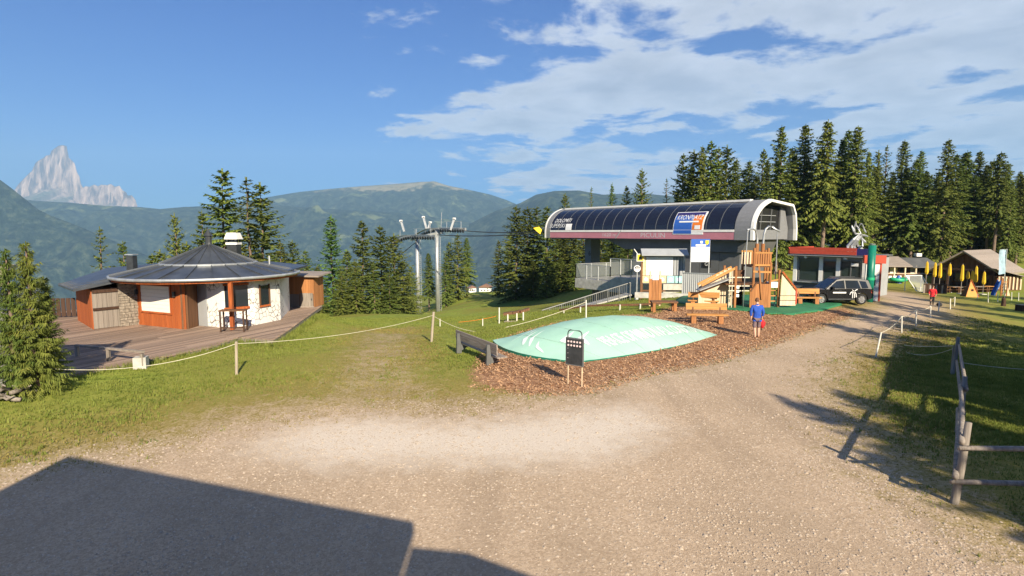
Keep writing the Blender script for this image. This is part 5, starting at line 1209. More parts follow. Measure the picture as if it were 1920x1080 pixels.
MB().box((tx(1425), .7, tzz(500)), (tx(1445) - tx(1406), 1.5, .07)).build('upper_floor', M_brown_wood, PT)
MB().box((tx(1400), .7, tzz(533)), (tx(1445) - tx(1362), 1.5, .07)).build('lower_floor', M_brown_wood, PT)
for k in range(9):
    px = 1405.5 + k * 4.3; tp = 532 + max(0, (2 - k)) * 4.2
    MB().box((tx(px), -.1 + .008 * (k % 2), tzz(tp) / 2), (.145, .05, tzz(tp))).build('front_board', M_gold_wood, PT)
MB().bar((tx(1405), -.15, tzz(545)), (tx(1414), -.15, tzz(531)), .06, .08).build('trim', M_brown_wood, PT); MB().bar((tx(1418), -.12, tzz(498)), (tx(1425), -.2, tzz(560)), .07, .09).build('climbing_pole', M_gold_wood, PT)
for k in range(8): MB().box((tx(1370 + k * 4.6), .85, (tzz(508) + tzz(530)) / 2), (.14, .05, tzz(508) - tzz(530))).build('rear_board', M_brown_wood, PT)
for k in range(8): MB().box((tx(1370 + k * 4.6), 1.3, tzz(534) / 2), (.15, .05, tzz(534))).build('rear_board', M_dark_wood, PT)
for py in (520, 536, 545): MB().bar((tx(1364), -.02, tzz(py)), (tx(1403), -.02, tzz(py)), .05, .06).build('net_rope', M_rope, PT)
for k, px in enumerate((1366, 1371)): MB().tube([(tx(px), .0, 0), (tx(px), .0, tzz(505))], .025, 6).build('climbing_rope', M_rope, PT)
for k in range(3): MB().box((tx(1381), -.06, tzz(538 + k * 8)), (.17, .05, .18)).build('climbing_hold', M_letter, PT)
MB().tube([(tx(1390), -.25, .06), (tx(1391), -.25, tzz(520)), (tx(1393), -.25, tzz(434)), (tx(1394), -.25, tzz(432))], .028, 6).build('fire_pole', M_galv, PT, smooth=True)
def bent(pts, r, nm, m_):
    pp = [Vector((tx(a), b, tzz(c))) for a, b, c in pts]; MB().tube(pp, r, 10).build(nm, m_, PT, smooth=True)
bent([(1419, .4, 497), (1419, .4, 470), (1419, .4, 447), (1417, .4, 438), (1413, .3, 431), (1407, .2, 429), (1400, .1, 430), (1394, -.1, 431)], .06, 'bent_pole', M_galv)
bent([(1430, .4, 497), (1430, .4, 460), (1431, .4, 440), (1434, .4, 429), (1439, .4, 424), (1446, .4, 425), (1452, .4, 430), (1460, .4, 434)], .065, 'bent_pole', M_galv)
for px in (1419, 1430): MB().tube([(tx(px), .4, tzz(500)), (tx(px), .4, tzz(457))], .11, 10).build('pole_sleeve', M_gold_wood, PT)
MB().tube([(tx(1456), .4, 0), (tx(1456), .4, tzz(434))], .035, 8).build('swing_pole', M_galv, PT)
# left slide rail, right climbing ramp
for y in (-.0, .8):
    MB().bar((tx(1377), y, tzz(502)), (tx(1312), y - .2, tzz(535)), .07, .14).build('slide_rail', M_gold_x, PT)
for k in range(8):
    f_ = (k + .5) / 8; MB().box((tx(1377 - 62 * f_), .7, tzz(504 + 31 * f_) / 2 + .05), (tx(1371) - tx(1363), .05, tzz(504 + 31 * f_))).build('slide_side', M_pale_wood, PT)
MB().bar((tx(1376), .4, tzz(520)), (tx(1310), .3, tzz(545)), .7, .05).build('slide_bed', M_galv, PT)
MB().extr([(tx(1460), tzz(553)), (tx(1488), tzz(553)), (tx(1488), tzz(546)), (tx(1461), tzz(514))], (0, -.12, 0), (1, 0, 0), (0, 0, 1), (0, 1, 0), .06).build('ramp_side', M_pale_wood, PT)
for k, (a, b) in enumerate(((554, 562), (563, 572))): MB().box((tx(1474), -.10, (tzz(a) + tzz(b)) / 2), (tx(1488) - tx(1459), .08, tzz(a) - tzz(b) - .01)).build('ramp_board', M_pale_wood, PT)
MB().bar((tx(1462), -.1, tzz(509)), (tx(1490), -.1, tzz(543)), .08, .1).build('ramp_rail', M_red_wood, PT)
for k in range(10): f_ = k / 10; MB().box((tx(1462 + 26 * f_), .3, tzz(513 + 32 * f_)), (.05, .8, .07)).build('ramp_step', M_dark_wood, PT)
MB().box((tx(1489), -.1, tzz(556) ), (.08, .12, .9)).build('ramp_end', M_red_fascia, PT)
MB().box((tx(1449), .3, tzz(534)), (.5, .5, .35)).build('seat_box', M_letter, PT); MB().bar((tx(1444), .1, tzz(527)), (tx(1458), .1, tzz(524)), .08, .1).build('handle_beam', M_gold_x, PT)
for py in (536, 545, 555, 565): MB().bar((tx(1443), .25, tzz(py)), (tx(1458), .25, tzz(py)), .08, .06).build('rung', M_gold_x, PT)

def log_bench(px, py, rz, label, W=1.75, sc_=1.0):
    q = T(px, py); o = thing('wooden_bench', q, rz, label, 'bench', 'golden wooden benches'); o.scale = (sc_,) * 3
    MB().box((0, 0, .46), (W, .42, .07)).build('seat', M_gold_x, o)
    MB().box((0, .24, .86), (W, .07, .34), M=Matrix.Rotation(-.15, 3, 'X')).build('backrest', M_gold_x, o)
    for a in (-1, 1):
        MB().extr([(-.2, 0), (.2, 0), (.15, .42), (-.15, .42)], (a * W * .33 - .12, 0, 0), (0, 1, 0), (0, 0, 1), (1, 0, 0), .24).build('leg', M_gold_wood, o)
        MB().bar((a * W * .33, .17, .46), (a * W * .33, .25, .95), .08, .06).build('back_strut', M_brown_wood, o)
    return o
log_bench(1325, 606, -.12, 'golden bench in front, on the mulch beside the inflatable cushion', 2.1)
log_bench(1318, 577, math.pi - .25, 'golden bench behind the front one at the mat edge', 1.9)
log_bench(1514, 571, -.08, 'golden bench between climbing tower and black car', 1.6)
# round table and tall back seat
q = T(1244, 584); t = thing('wooden_table', q, -.05, 'low brown wooden table by the mulch edge', 'table')
MB().box((0, 0, .62), (1.6, .8, .09)).build('table_top', M_brown_wood, t)
for a, b in ((-.65, -.28), (.65, -.28), (-.65, .28), (.65, .28)): MB().box((a, b, .28), (.17, .17, .6)).build('leg', M_gold_wood, t)
q = T(1234, 577) + Vector((0, .9, 0)); t = thing('high_chair', q, 0, 'tall slatted wooden seat back with a white note', 'seat')
for k in range(4): MB().box((-.33 + k * .22, 0, .95 + (.06 if k in (0, 3) else .12)), (.2, .07, 1.7 + (.1 if k in (1, 2) else 0))).build('slat', M_gold_wood, t)
for a in (-1, 1): MB().box((a * .34, .06, 1.2), (.1, .1, 2.4)).build('post', M_pale_wood, t)
MB().box((0, -.05, 2.05), (.42, .03, .5)).build('note', M_panel_white, t)

# ------------------------------------------------------------------ jumping cushion
cl, cbm, cr = G(924, 640), G(1085, 681), G(1345, 630)
eu = (cr - cbm); ev = (cl - cbm)
pill = thing('jumping_cushion', cbm, 0, 'mint green inflatable jumping cushion with white lettering', 'jumping cushion')
HP = .86
def pz_(u, v): return .06 + HP * (max(0., 1 - abs(2 * u - 1) ** 2.2)) ** 1.0 * (max(0., 1 - abs(2 * v - 1) ** 2.2)) ** 1.0
def pm(u, v, o=0.): 
    a_ = 1 + .17 * (1 - (2 * v - 1) ** 2); b_ = 1 + .17 * (1 - (2 * u - 1) ** 2); q = (eu + ev) * .5 + eu * (u - .5) * a_ + ev * (v - .5) * b_; return Vector((q.x, q.y, pz_(min(max(u, 0), 1), min(max(v, 0), 1)) + o))
V = []; Fc = []; n = 40
for i in range(n + 1):
    for j in range(n + 1): V.append(tuple(pm(i / n, j / n, noise.noise(Vector((i * .25, j * .25, 0))) * .015 + noise.noise(Vector((i * .9, j * .35, 4))) * .008)))
for i in range(n):
    for j in range(n): a = i * (n + 1) + j; Fc.append((a, a + n + 1, a + n + 2, a + 1))
M_mint = mat('mint_cushion_fabric', (.40, .65, .52), .6, col2=(.33, .57, .45), scale=.5, spec=.35)
raw('cushion', V, Fc, M_mint, smooth=True, parent=pill)
sk = MB()
for (a, b) in [(((x0 + (x1 - x0) * k / 12), (y0 + (y1 - y0) * k / 12)), ((x0 + (x1 - x0) * (k + 1) / 12), (y0 + (y1 - y0) * (k + 1) / 12))) for (x0, y0, x1, y1) in ((0, 0, 1, 0), (1, 0, 1, 1), (1, 1, 0, 1), (0, 1, 0, 0)) for k in range(12)]:
    p = pm(*a); q = pm(*b); sk.add([(p.x, p.y, -.15), (q.x, q.y, -.15), (q.x, q.y, .062), (p.x, p.y, .062)], [(0, 1, 2, 3)])
sk.build('skirt', M_green_col, pill)
M_seam = mat('cushion_seam', (.36, .56, .46), .6, var=.08)
for k in range(1, 8):
    pts_ = [pm(k / 8, j / 24, .004) for j in range(25)]; MB().tube(pts_, .016, 5).build('seam', M_seam, pill)
M_cprint = mat('white_cushion_print', (.78, .86, .82), .6, var=.03)
text('PEACE OF MIND IN ALL CONDITIONS', lambda u, v: pm(.24 + u * .68, .10 + v * .12, .022), M_cprint, pill, w=1, h=1, bold=.012, shear=.1)
def swoosh(pts, wd, nm='print_stroke'):
    b = MB(); vs = []; n_ = 14
    for k in range(n_ + 1):
        f_ = k / n_; m2 = len(pts) - 1; i = min(int(f_ * m2), m2 - 1); g_ = f_ * m2 - i
        u = pts[i][0] + (pts[i+1][0] - pts[i][0]) * g_; v = pts[i][1] + (pts[i+1][1] - pts[i][1]) * g_; w = wd * math.sin(math.pi * (f_ * .9 + .08))
        vs += [pm(u - w, v + w * .4, .02), pm(u + w, v - w * .4, .02)]
    b.add(vs, [(2 * k, 2 * k + 1, 2 * k + 3, 2 * k + 2) for k in range(n_)]); b.build(nm, M_cprint, pill)
swoosh([(.05, .72), (.14, .74), (.24, .80), (.36, .90)], .008); swoosh([(.05, .55), (.10, .64), (.19, .68)], .012); swoosh([(.05, .48), (.11, .58), (.20, .63)], .009); swoosh([(.14, .22), (.15, .34), (.24, .40)], .016); swoosh([(.18, .18), (.20, .28), (.28, .33)], .014); swoosh([(.03, .30), (.06, .42), (.10, .48)], .006); swoosh([(.15, .70), (.18, .72), (.22, .72)], .012)
text('emoji', lambda u, v: pm(.19 + u * .09, .56 + v * .10, .022), M_cprint, pill, w=1, h=1) if False else None

# ------------------------------------------------------------------ chalkboard-like sign on posts
a = T(1064, 721); b = T(1090, 726); t = thing('panel_sign', a, 0, 'dark grey panel with two rows of pale dots on two thin posts', 'sign')
e = b - a; e.z = 0; sw = e.length; ex = e.normalized(); rz = math.atan2(ex.y, ex.x); t.rotation_euler = (0, 0, rz)
z_ = lambda py: ZH(py, a.y) - a.z
for x in (0, sw): MB().tube([(x, .03, -.2), (x, .03, z_(668))], .017, 8).build('post', M_pale_wood if x else M_pale_wood, t)
pn = MB().box((sw / 2, 0, (z_(632) + z_(683)) / 2), (sw + .13, .05, z_(632) - z_(683))).build('panel', M_dgrey_paint, t)
MB().box((sw / 2, -.028, (z_(634) + z_(681)) / 2), (sw + .07, .01, z_(634) - z_(681))).build('panel_face', M_steel_dark, pn)
for r_, py in enumerate((639, 646)):
    for k in range(5): x = sw * (.08 + k * .21); MB().tube([(x, -.034, z_(py)), (x, -.040, z_(py))], .032, 10).build('print_dot', M_pinkdot, pn)
for k in range(3): MB().box((sw * .05, -.035, z_(652 + k * 9)), (.03, .008, .012)).build('print_mark', M_letter_grey, pn)
hp = [(0, 0, z_(632)), (0, 0, z_(624)), (.03, 0, z_(620)), (.09, 0, z_(618)), (sw - .09, 0, z_(618)), (sw - .03, 0, z_(620)), (sw, 0, z_(624)), (sw, 0, z_(632))]
MB().tube(hp, .018, 8).build('handle_arch', M_steel_dark, t, smooth=True)

# grey bench seen from behind
a = T(861, 662); b = T(917, 683); e = (b - a); e.z = 0; L_ = e.length; t = thing('grey_bench', a, math.atan2(e.y, e.x), 'weathered grey bench seen from behind beside the cushion', 'bench')
# local y points away from the viewer, where the sitter looks
for x in (0, L_):
    MB().extr([(-.12, 0), (.10, 0), (.02, .82), (-.10, .82)], (x - .045, 0, 0), (0, 1, 0), (0, 0, 1), (1, 0, 0), .09).build('support', M_rail, t)
    MB().extr([(.05, .10), (.36, .24), (.36, .36), (.05, .36)], (x - .05, 0, 0), (0, 1, 0), (0, 0, 1), (1, 0, 0), .11).build('seat_bracket', M_rail, t)
for z0 in (.80, .60): MB().box((L_ / 2 + .02, .075, z0), (L_ + .95, .045, .185), M=Matrix.Rotation(.06, 3, 'X')).build('back_board', M_grey_x, t)
for y in (.16, .30, .44): MB().box((L_ / 2 + .05, y, .40), (L_ + .85, .125, .05)).build('seat_board', M_grey_x, t)

# ------------------------------------------------------------------ rope fences
def rpost(px, py, top, label, r=.035, m_=M_post_wood, lean=0, name='fence_post', group=None, cat='post'):
    q = T(px, py); e = P(px + lean, top, q.y); o = MB().tube([(0, 0, -.3), (e.x - q.x, 0, e.z - q.z), (e.x - q.x, 0, e.z - q.z + .012)], [r * 1.1, r, r * .6], 8).build(name, m_, None, label=label, cat=cat, group=group)
    o.location = q; return Vector((e.x, q.y, e.z))
A0 = rpost(92, 735, 688, 'rope post hidden against the right edge of the near spruces', .04)
A1 = rpost(443, 703, 641, 'weathered rope post on the grass in front of the deck', .045)
A2 = rpost(808, 641, 585, 'leaning rope post below the right lift tower column', .06, lean=5)
cable('rope', A0 + Vector((0, 0, -.05)), A1 + Vector((0, 0, -.06)), .33, .009, 'pale sagging rope between spruces and the deck post', M_rope, cat='rope')
cable('rope', A1 + Vector((0, 0, -.06)), A2 + Vector((0, 0, -.15)), .25, .009, 'pale rope sagging across the lawn from deck post to tower post', M_rope, cat='rope')
A3 = rpost(936, 607, 577, 'white rope post left of the low log run', .04, M_white_post)
A4 = rpost(1099, 597, 563, 'white rope post in front of the ramp railing', .04, M_white_post)
cable('rope', A2 + Vector((0, 0, -.2)), P(905, 622, A3.y - 4), .2, .012, 'pale rope running down from tower post to the grass behind the bench', M_rope, cat='rope')
cable('rope', P(905, 622, A3.y - 4), A4 + Vector((0, 0, -.1)), .2, .014, 'pale rope rising along the back of the cushion', M_rope, cat='rope')
rpost(825, 612, 598, 'tiny white stake right of the leaning rope post', .03, M_white_post); rpost(905, 612, 598, 'tiny white stake in the meadow left of the log run', .03, M_white_post)
cable('rope', P(860, 604, 34), P(930, 593, 36), .05, .012, 'orange cord lying above the meadow left of the log run', M_sign_orange, cat='rope')
# low log runs on white posts
t = thing('log_run', T(962, 602), 0, 'short low run of brown bark boards on white posts in the meadow', 'log run')
L0 = t.location
for k, (pa_, pb_) in enumerate((((944, 589), (962, 586)), ((961, 587), (976, 583)), ((974, 585), (993, 579)))):
    a = P(*pa_, L0.y) - L0; b = P(*pb_, L0.y) - L0; MB().bar(a, b, .45, .16).build('bark_board', M_brown_wood, t)
for px, py, tp in ((952, 606, 589), (969, 604, 587), (981, 602, 585)): a = P(px, py, L0.y - .2) - L0; b = P(px, tp, L0.y - .2) - L0; MB().tube([a - Vector((0, 0, .15)), b], .05, 8).build('post', M_white_post, t)
for k in range(7): MB().lathe([(0, .16), (.12, .12), (.15, 0)], (-.5 + k * .12 + random.uniform(-.05, .05), -.5, -.05), 7).build('pebble', M_stone, t)
t = thing('log_rail', T(1150, 590), 0, 'long low reddish log rail curving behind the cushion', 'log rail'); L0 = t.location
LP = [(1050, 581, 41), (1078, 577, 40), (1105, 573, 39), (1150, 572, 38), (1200, 571, 37.5), (1240, 569, 37)]
pts = [P(*p) - L0 for p in LP]; 
for k, (a, b) in enumerate(zip(pts, pts[1:])): MB().bar(a, b, .22, .12).build('rail_board', M_brown_wood, t)
for (px, py, d) in ((1057, 581, 40.8), (1088, 576, 39.4), (1162, 572, 37.7), (1200, 571, 37.4)):
    a = P(px, py, d) - L0; g_ = on(a.x + L0.x, a.y + L0.y) - L0; MB().tube([g_ - Vector((0, 0, .1)), a + Vector((0, -.1, .03))], .055, 8).build('post', M_white_post, t)

# white posts along the path at the right
RP = [(1640, 669, 624, 12, 'slanting white rope post nearest on the sunlit lawn edge'), (1691, 624, 593, 0, 'second white rope post along the path from the front'), (1718, 611, 581, 0, 'third white rope post along the path from the front'),
      (1745, 595, 574, 0, 'fourth white rope post along the path, before the red jacket'), (1759.5, 584, 565, 2, 'white rope post right behind the fourth along the path'), (1782, 580, 560, 0, 'left one of a pair of white posts right of the red jacket'), (1789.5, 574, 557, 1, 'right one of a pair of white posts right of the red jacket')]
prev = None; RT = []
for i, (px, py, tp, ln, lab) in enumerate(RP):
    e = rpost(px, py, tp, lab, .03 + .006 * (i > 2), M_white_post, lean=ln, group='white rope posts along the path'); RT.append(e)
for i, (a, b) in enumerate(zip(RT, RT[1:])):
    if i in (0, 1, 2, 5): cable('rope', a, b, .12, .012, ['pale rope from the slanting post to the second path post', 'pale rope between second and third path posts', 'pale rope between third and fourth path posts', '', '', 'pale rope between the paired posts'][i], M_rope, cat='rope')
for px, tp, by in ((1853, 548, 567), (1871, 552, 566), (1884, 549, 565), (1897, 548, 563), (1910, 549, 564), (1833, 551, 560)): rpost(px, by, tp, nth([1853, 1871, 1884, 1897, 1910, 1833], px) + ' thin pale stake from the left on the far right lawn', .035, M_white_post, group='thin stakes on the far lawn')
e0 = rpost(1783, 699, 648, 'thin grey rope stake left of the split rail fence', .022, M_grey_wood, lean=5)
cable('rope', e0, P(1695, 647, e0.y + 4), .05, .01, 'thin pale rope across the shaded lawn left of the rail fence', M_rope, cat='rope')
cable('rope', e0 + Vector((0, 0, -.1)), P(1690, 657, e0.y + 4), .22, .01, 'thin slack rope below the straight one on the shaded lawn', M_rope, cat='rope')
cable('rope', P(1798, 679, 19), P(1960, 694, 17.5), .05, .01, 'thin pale rope right of the rail fence on the shaded lawn', M_rope, cat='rope')

# split rail fence at the right
t = thing('rail_fence', (0, 0, 0), 0, 'weathered split rail fence with leaning posts at the right edge', 'fence')
def fpost(px, py, tpx, tpy, r):
    q = T(px, py); e = P(tpx, tpy, q.y); m_ = q.lerp(e, .5) + Vector((.012, 0, 0)); MB().tube([q + (q - e) * .2, q, m_, e], [r * 1.1, r * 1.1, r, r * .85], 9).build('post', M_grey_wood, t, smooth=True); return q, e
f1, g1 = fpost(1789, 945, 1816, 792, .062); f2, g2 = fpost(1796, 812, 1809, 706, .062); f3, g3 = fpost(1786, 702, 1797, 632, .062)
for zf in (.38, .80):
    a = f1.lerp(g1, zf) ; b = f2.lerp(g2, zf); c = f3.lerp(g3, zf)
    e_ = (b - a).normalized() * .22; MB().tube([a - e_ + Vector((-.07, 0, 0)), (a + b) / 2 + Vector((-.05, 0, .03)), b + e_ + Vector((-.07, 0, .02))], [.05, .045, .04], 7).build('rail', M_grey_wood, t, smooth=True)
    e_ = (c - b).normalized() * .22; MB().tube([b - e_ + Vector((.06, 0, .0)), (c + b) / 2 + Vector((.05, 0, .03)), c + e_ + Vector((.06, 0, 0))], [.05, .045, .04], 7).build('rail', M_grey_wood, t, smooth=True)
for y0, y1, x0 in ((840, 843, 1798), (903, 908, 1783)):
    a = P(x0, y0, f1.y - .1); b = P(1925, y1, f1.y - .1); b2 = a + (b - a) * 2.0; MB().tube([a, a.lerp(b2, .5) + Vector((0, 0, .012)), b2], [.042, .05, .042], 7).build('rail', M_grey_wood, t, smooth=True)
MB().tube([on(11.0, f1.y - .1) + Vector((0, 0, -.3)), on(11.0, f1.y - .1, 1.4)], .06, 8).build('post', M_grey_wood, t)
# ------------------------------------------------------------------ right hand lodge and terrace
lq = P(1805, 545, 79); lz = tz(lq.x, lq.y)
lodge = thing('wooden_lodge', (lq.x, lq.y, lz), -1.0, 'dark wooden lodge with wide gabled roof before the forest', 'lodge')
ls = 79 / F; hw = 4.4; rz_ = ZH(470, 79) - lz; ez = ZH(503, 79) - lz
MB().box((0, 4.2, ez / 2 - .2), (hw * 1.7, 7, ez + .3)).build('wall', M_dark_wood, lodge)
MB().extr([(-hw * .85, ez - .2), (hw * .85, ez - .2), (0, rz_ - .35)], (0, .75, 0), (1, 0, 0), (0, 0, 1), (0, 1, 0), 7).build('gable', M_brown_wood, lodge)
for k in range(11): x = -3.15 + k * .63; hgt = (rz_ - .5 - (ez - .1)) * (1 - abs(x) / (hw * .85)); MB().box((x, .72, ez - .1 + hgt / 2), (.58, .05, max(.1, hgt))).build('gable_board', M_brown_wood, lodge)
for sgn in (-1, 1):
    b = MB(); e = (sgn * hw, ez - .55); r_ = (0, rz_)
    b.add([(e[0], -.9, e[1]), (r_[0], -.9, r_[1]), (r_[0], 9, r_[1]), (e[0], 9, e[1]), (e[0], -.9, e[1] - .18), (r_[0], -.9, r_[1] - .18), (r_[0], 9, r_[1] - .18), (e[0], 9, e[1] - .18)], [(0, 1, 2, 3), (7, 6, 5, 4), (0, 1, 5, 4), (1, 2, 6, 5), (2, 3, 7, 6), (3, 0, 4, 7)])
    rf = b.build('roof', M_post_wood, lodge)
    for k in range(9):
        f0 = k / 9; f1_ = (k + 1) / 9 + .03
        p = Vector((e[0] * (1 - f0), 4.05, e[1] + (r_[1] - e[1]) * f0 + .035)); q = Vector((e[0] * (1 - min(1, f1_)), 4.05, e[1] + (r_[1] - e[1]) * min(1, f1_) + .03)); MB().bar(p, q, 10.0, .05, up=(0, 0, 1)).build('shingle_course', M_grey_x, rf)
for x in (-3.5, -1.75, 0, 1.75, 3.5): MB().box((x, -.5, ez / 2 - .2), (.22, .22, ez + .2)).build('porch_post', M_dark_wood, lodge)
for x in (-2.6, -.87, .87, 2.6): w_ = MB().box((x, .68, 1.35), (1.3, .06, 1.1)).build('window', M_glass, lodge); MB().box((x, .64, .76), (1.5, .12, .08)).build('window_sill', M_brown_wood, w_)
MB().bar((-3.7, -.5, ez - .15), (3.7, -.5, ez - .15), .2, .25).build('porch_beam', M_dark_wood, lodge)
# side annex at the right
q = P(1893, 548, 74); t = thing('side_annex', (q.x, q.y, tz(q.x, q.y)), -.3, 'small pale annex with grey lean roof right of the banner', 'annex')
MB().box((0, 1.4, .95), (2.6, 2.4, 1.9)).build('wall', M_brown_wood, t)
MB().add([(-1.7, -.3, 2.9), (1.6, -.3, 1.95), (1.6, 3, 1.95), (-1.7, 3, 2.9), (-1.7, -.3, 2.78), (1.6, -.3, 1.83), (1.6, 3, 1.83), (-1.7, 3, 2.78)], [(0, 1, 2, 3), (7, 6, 5, 4), (0, 1, 5, 4), (1, 2, 6, 5), (2, 3, 7, 6), (3, 0, 4, 7)]).build('roof', M_grey_x, t)
for k in range(7): MB().box((-1.2 + k * .4, .15, 1.0), (.16, .06, 1.7)).build('slat', M_pale_wood, t)
# long low building left of the lodge
q = P(1650, 520, 88); t = thing('low_building', (q.x, q.y, tz(q.x, q.y)), -.06, 'long low brown building with porch left of the lodge', 'building')
Lb = 100 * 88 / F; zt_ = ZH(482, 88) - t.location.z; zb_ = ZH(497, 88) - t.location.z
MB().box((Lb / 2, 3, zb_ / 2), (Lb, 4.4, zb_)).build('wall', M_brown_wood, t)
MB().add([(-.5, -.8, zb_ - .1), (Lb * .52, -.8, zb_ - .1), (Lb * .52, 3, zt_), (-.5, 3, zt_), (-.5, -.8, zb_ - .25), (Lb * .52, -.8, zb_ - .25), (Lb * .52, 3, zt_ - .15), (-.5, 3, zt_ - .15)], [(0, 1, 2, 3), (7, 6, 5, 4), (0, 1, 5, 4), (1, 2, 6, 5), (2, 3, 7, 6), (3, 0, 4, 7)]).build('roof', M_grey_x, t)
MB().add([(Lb * .525, -.8, zb_ - .2), (Lb + .4, -.8, zb_ - .2), (Lb + .4, 3, zt_ - .2), (Lb * .525, 3, zt_ - .2), (Lb * .525, -.8, zb_ - .35), (Lb + .4, -.8, zb_ - .35), (Lb + .4, 3, zt_ - .35), (Lb * .525, 3, zt_ - .35)], [(0, 1, 2, 3), (7, 6, 5, 4), (0, 1, 5, 4), (1, 2, 6, 5), (2, 3, 7, 6), (3, 0, 4, 7)]).build('roof', M_dgrey_paint, t)
for k in range(6): MB().box((.2 + k * Lb / 5.2, -.5, zb_ / 2 - .1), (.18, .18, zb_)).build('porch_post', M_pale_wood, t)
for k in range(5): MB().box((.9 + k * Lb / 5.4, .77, zb_ * .55), (1.1, .06, zb_ * .45)).build('window', M_cream_blind if k % 2 else M_glass, t)
MB().bar((0, -.55, zb_ * .38), (Lb, -.55, zb_ * .38), .06, .1).build('porch_rail', M_pale_wood, t)
MB().box((Lb * .21, 2.4, zt_ + .15), (1.4, .12, .45)).build('roof_sign', M_grey_paint, t); MB().box((Lb * .88, 3, zt_ + .25), (.8, .8, .5)).build('chimney', M_white, t)
for k in range(4):
    q2 = P(1662 + k * 9, 517, 84.5); c = thing('cafe_chair', (q2.x, q2.y, tz(q2.x, q2.y)), 0, ORD[k] + ' pale porch chair from the left at the low building', 'chair', 'pale porch chairs'); MB().box((0, 0, .45), (.5, .5, .06)).build('seat', M_white, c); MB().box((0, .22, .75), (.5, .05, .55)).build('backrest', M_white, c)
    for a in (-.2, .2):
        for b in (-.2, .2): MB().box((a, b, .21), (.04, .04, .42)).build('leg', M_galv, c)
# closed yellow umbrellas
UM = [(1737, 490, 514, 72, 'leftmost closed yellow parasol, apart from the row'), (1752, 492, 519, 73, 'second closed yellow parasol from the left'), (1762, 493, 521, 73, 'third closed yellow parasol from the left'), (1780, 494, 517, 74, 'fourth closed yellow parasol from the left'),
      (1803, 496, 527, 71, 'long closed yellow parasol under the lodge gable peak'), (1814, 508, 523, 74, 'short closed parasol left of the orange tent top'), (1822, 507, 529, 73, 'pale closed parasol just right of the orange tent top'), (1829, 499, 529, 71, 'long closed yellow parasol right of the orange tent'), (1844, 509, 533, 70, 'rightmost closed yellow parasol, broad at its foot')]
for px, ty, by, d, lab in UM:
    q = P(px, by, d); g_ = tz(q.x, q.y); o = thing('closed_parasol', (q.x, q.y, g_), 0, lab, 'parasol', 'closed yellow parasols'); z1 = ZH(ty, d) - g_; z0 = q.z - g_
    MB().tube([(0, 0, -.1), (0, 0, z1 + .1)], .04, 8).build('pole', M_grey_wood, o); n_ = 10; vs = []; pr = [(.03, z1), (.11, z1 - .2), (.15, (z0 + z1) / 2), (.18, z0 + .25), (.11, z0)]
    for r_, z in pr:
        for k in range(n_): a = 6.283 * k / n_; rr = r_ * (1 + .22 * (k % 2)); vs.append((rr * math.cos(a), rr * math.sin(a), z))
    MB().add(vs, [(i * n_ + k, i * n_ + (k + 1) % n_, (i + 1) * n_ + (k + 1) % n_, (i + 1) * n_ + k) for i in range(4) for k in range(n_)]).build('folded_canopy', M_yellow, o); MB().box((0, 0, .05), (.6, .6, .1)).build('base', M_concrete, o)
# terrace tables
for k, px in enumerate((1760, 1785, 1797, 1815, 1835, 1852)):
    q = P(px, 536, 74); o = thing('terrace_table', (q.x, q.y, tz(q.x, q.y)), random.uniform(-.2, .2), ORD[k] + ' wooden terrace table from the left before the lodge', 'picnic table', 'terrace tables'); MB().box((0, 0, .75), (1.6, .75, .06)).build('table_top', M_gold_x if k % 2 else M_grey_x, o)
    for y in (-.7, .7): MB().box((0, y, .45), (1.6, .28, .05)).build('seat', M_brown_wood, o)
    for x in (-.6, .6): MB().box((x, 0, .38), (.08, 1.5, .76)).build('trestle', M_brown_wood, o)
t = thing('terrace_fence', (0, 0, 0), 0, 'dark low fence in front of the lodge terrace', 'fence'); a = P(1731, 541, 71); b = P(1776, 541, 71)
for k in range(12): c = a.lerp(b, (k + .5) / 12); g_ = tz(c.x, c.y); piece('board', M_dark_wood if k % 3 else M_grey_wood, t, (c.x, c.y, g_ + .6), (.22, .05, 1.25))
MB().bar((a.x, a.y - .06, tz(a.x, a.y) + 1.15), (b.x, b.y - .06, tz(b.x, b.y) + 1.15), .06, .12).build('top_rail', M_dark_wood, t)
# football goal
a = T(1696, 545); t = thing('football_goal', a, 0, 'white football goal with net on the far lawn', 'goal'); gw = 30 * a.y / F; gh = ZH(516.5, a.y) - a.z; dp_ = 1.1
fr = [((0, 0, 0), (0, 0, gh)), ((0, 0, gh), (gw, 0, gh)), ((gw, 0, gh), (gw, 0, 0)), ((0, 0, gh), (.9, dp_ * -1.0, 0)), ((gw, 0, gh), (gw + .9, -dp_, 0)), ((.9, -dp_, 0), (gw + .9, -dp_, 0))]
for k, (p, q) in enumerate(fr): MB().tube([p, q], .06, 8).build(['upright', 'crossbar', 'upright', 'stay', 'stay', 'ground_bar'][k], M_white, t)
MB().add([(0, 0, gh), (gw, 0, gh), (gw + .9, -dp_, 0), (.9, -dp_, 0)], [(0, 1, 2, 3)]).build('net', M_net, t); MB().box((.45, .05, gh - .35), (.35, .03, .45)).build('target_plate', M_white, t)
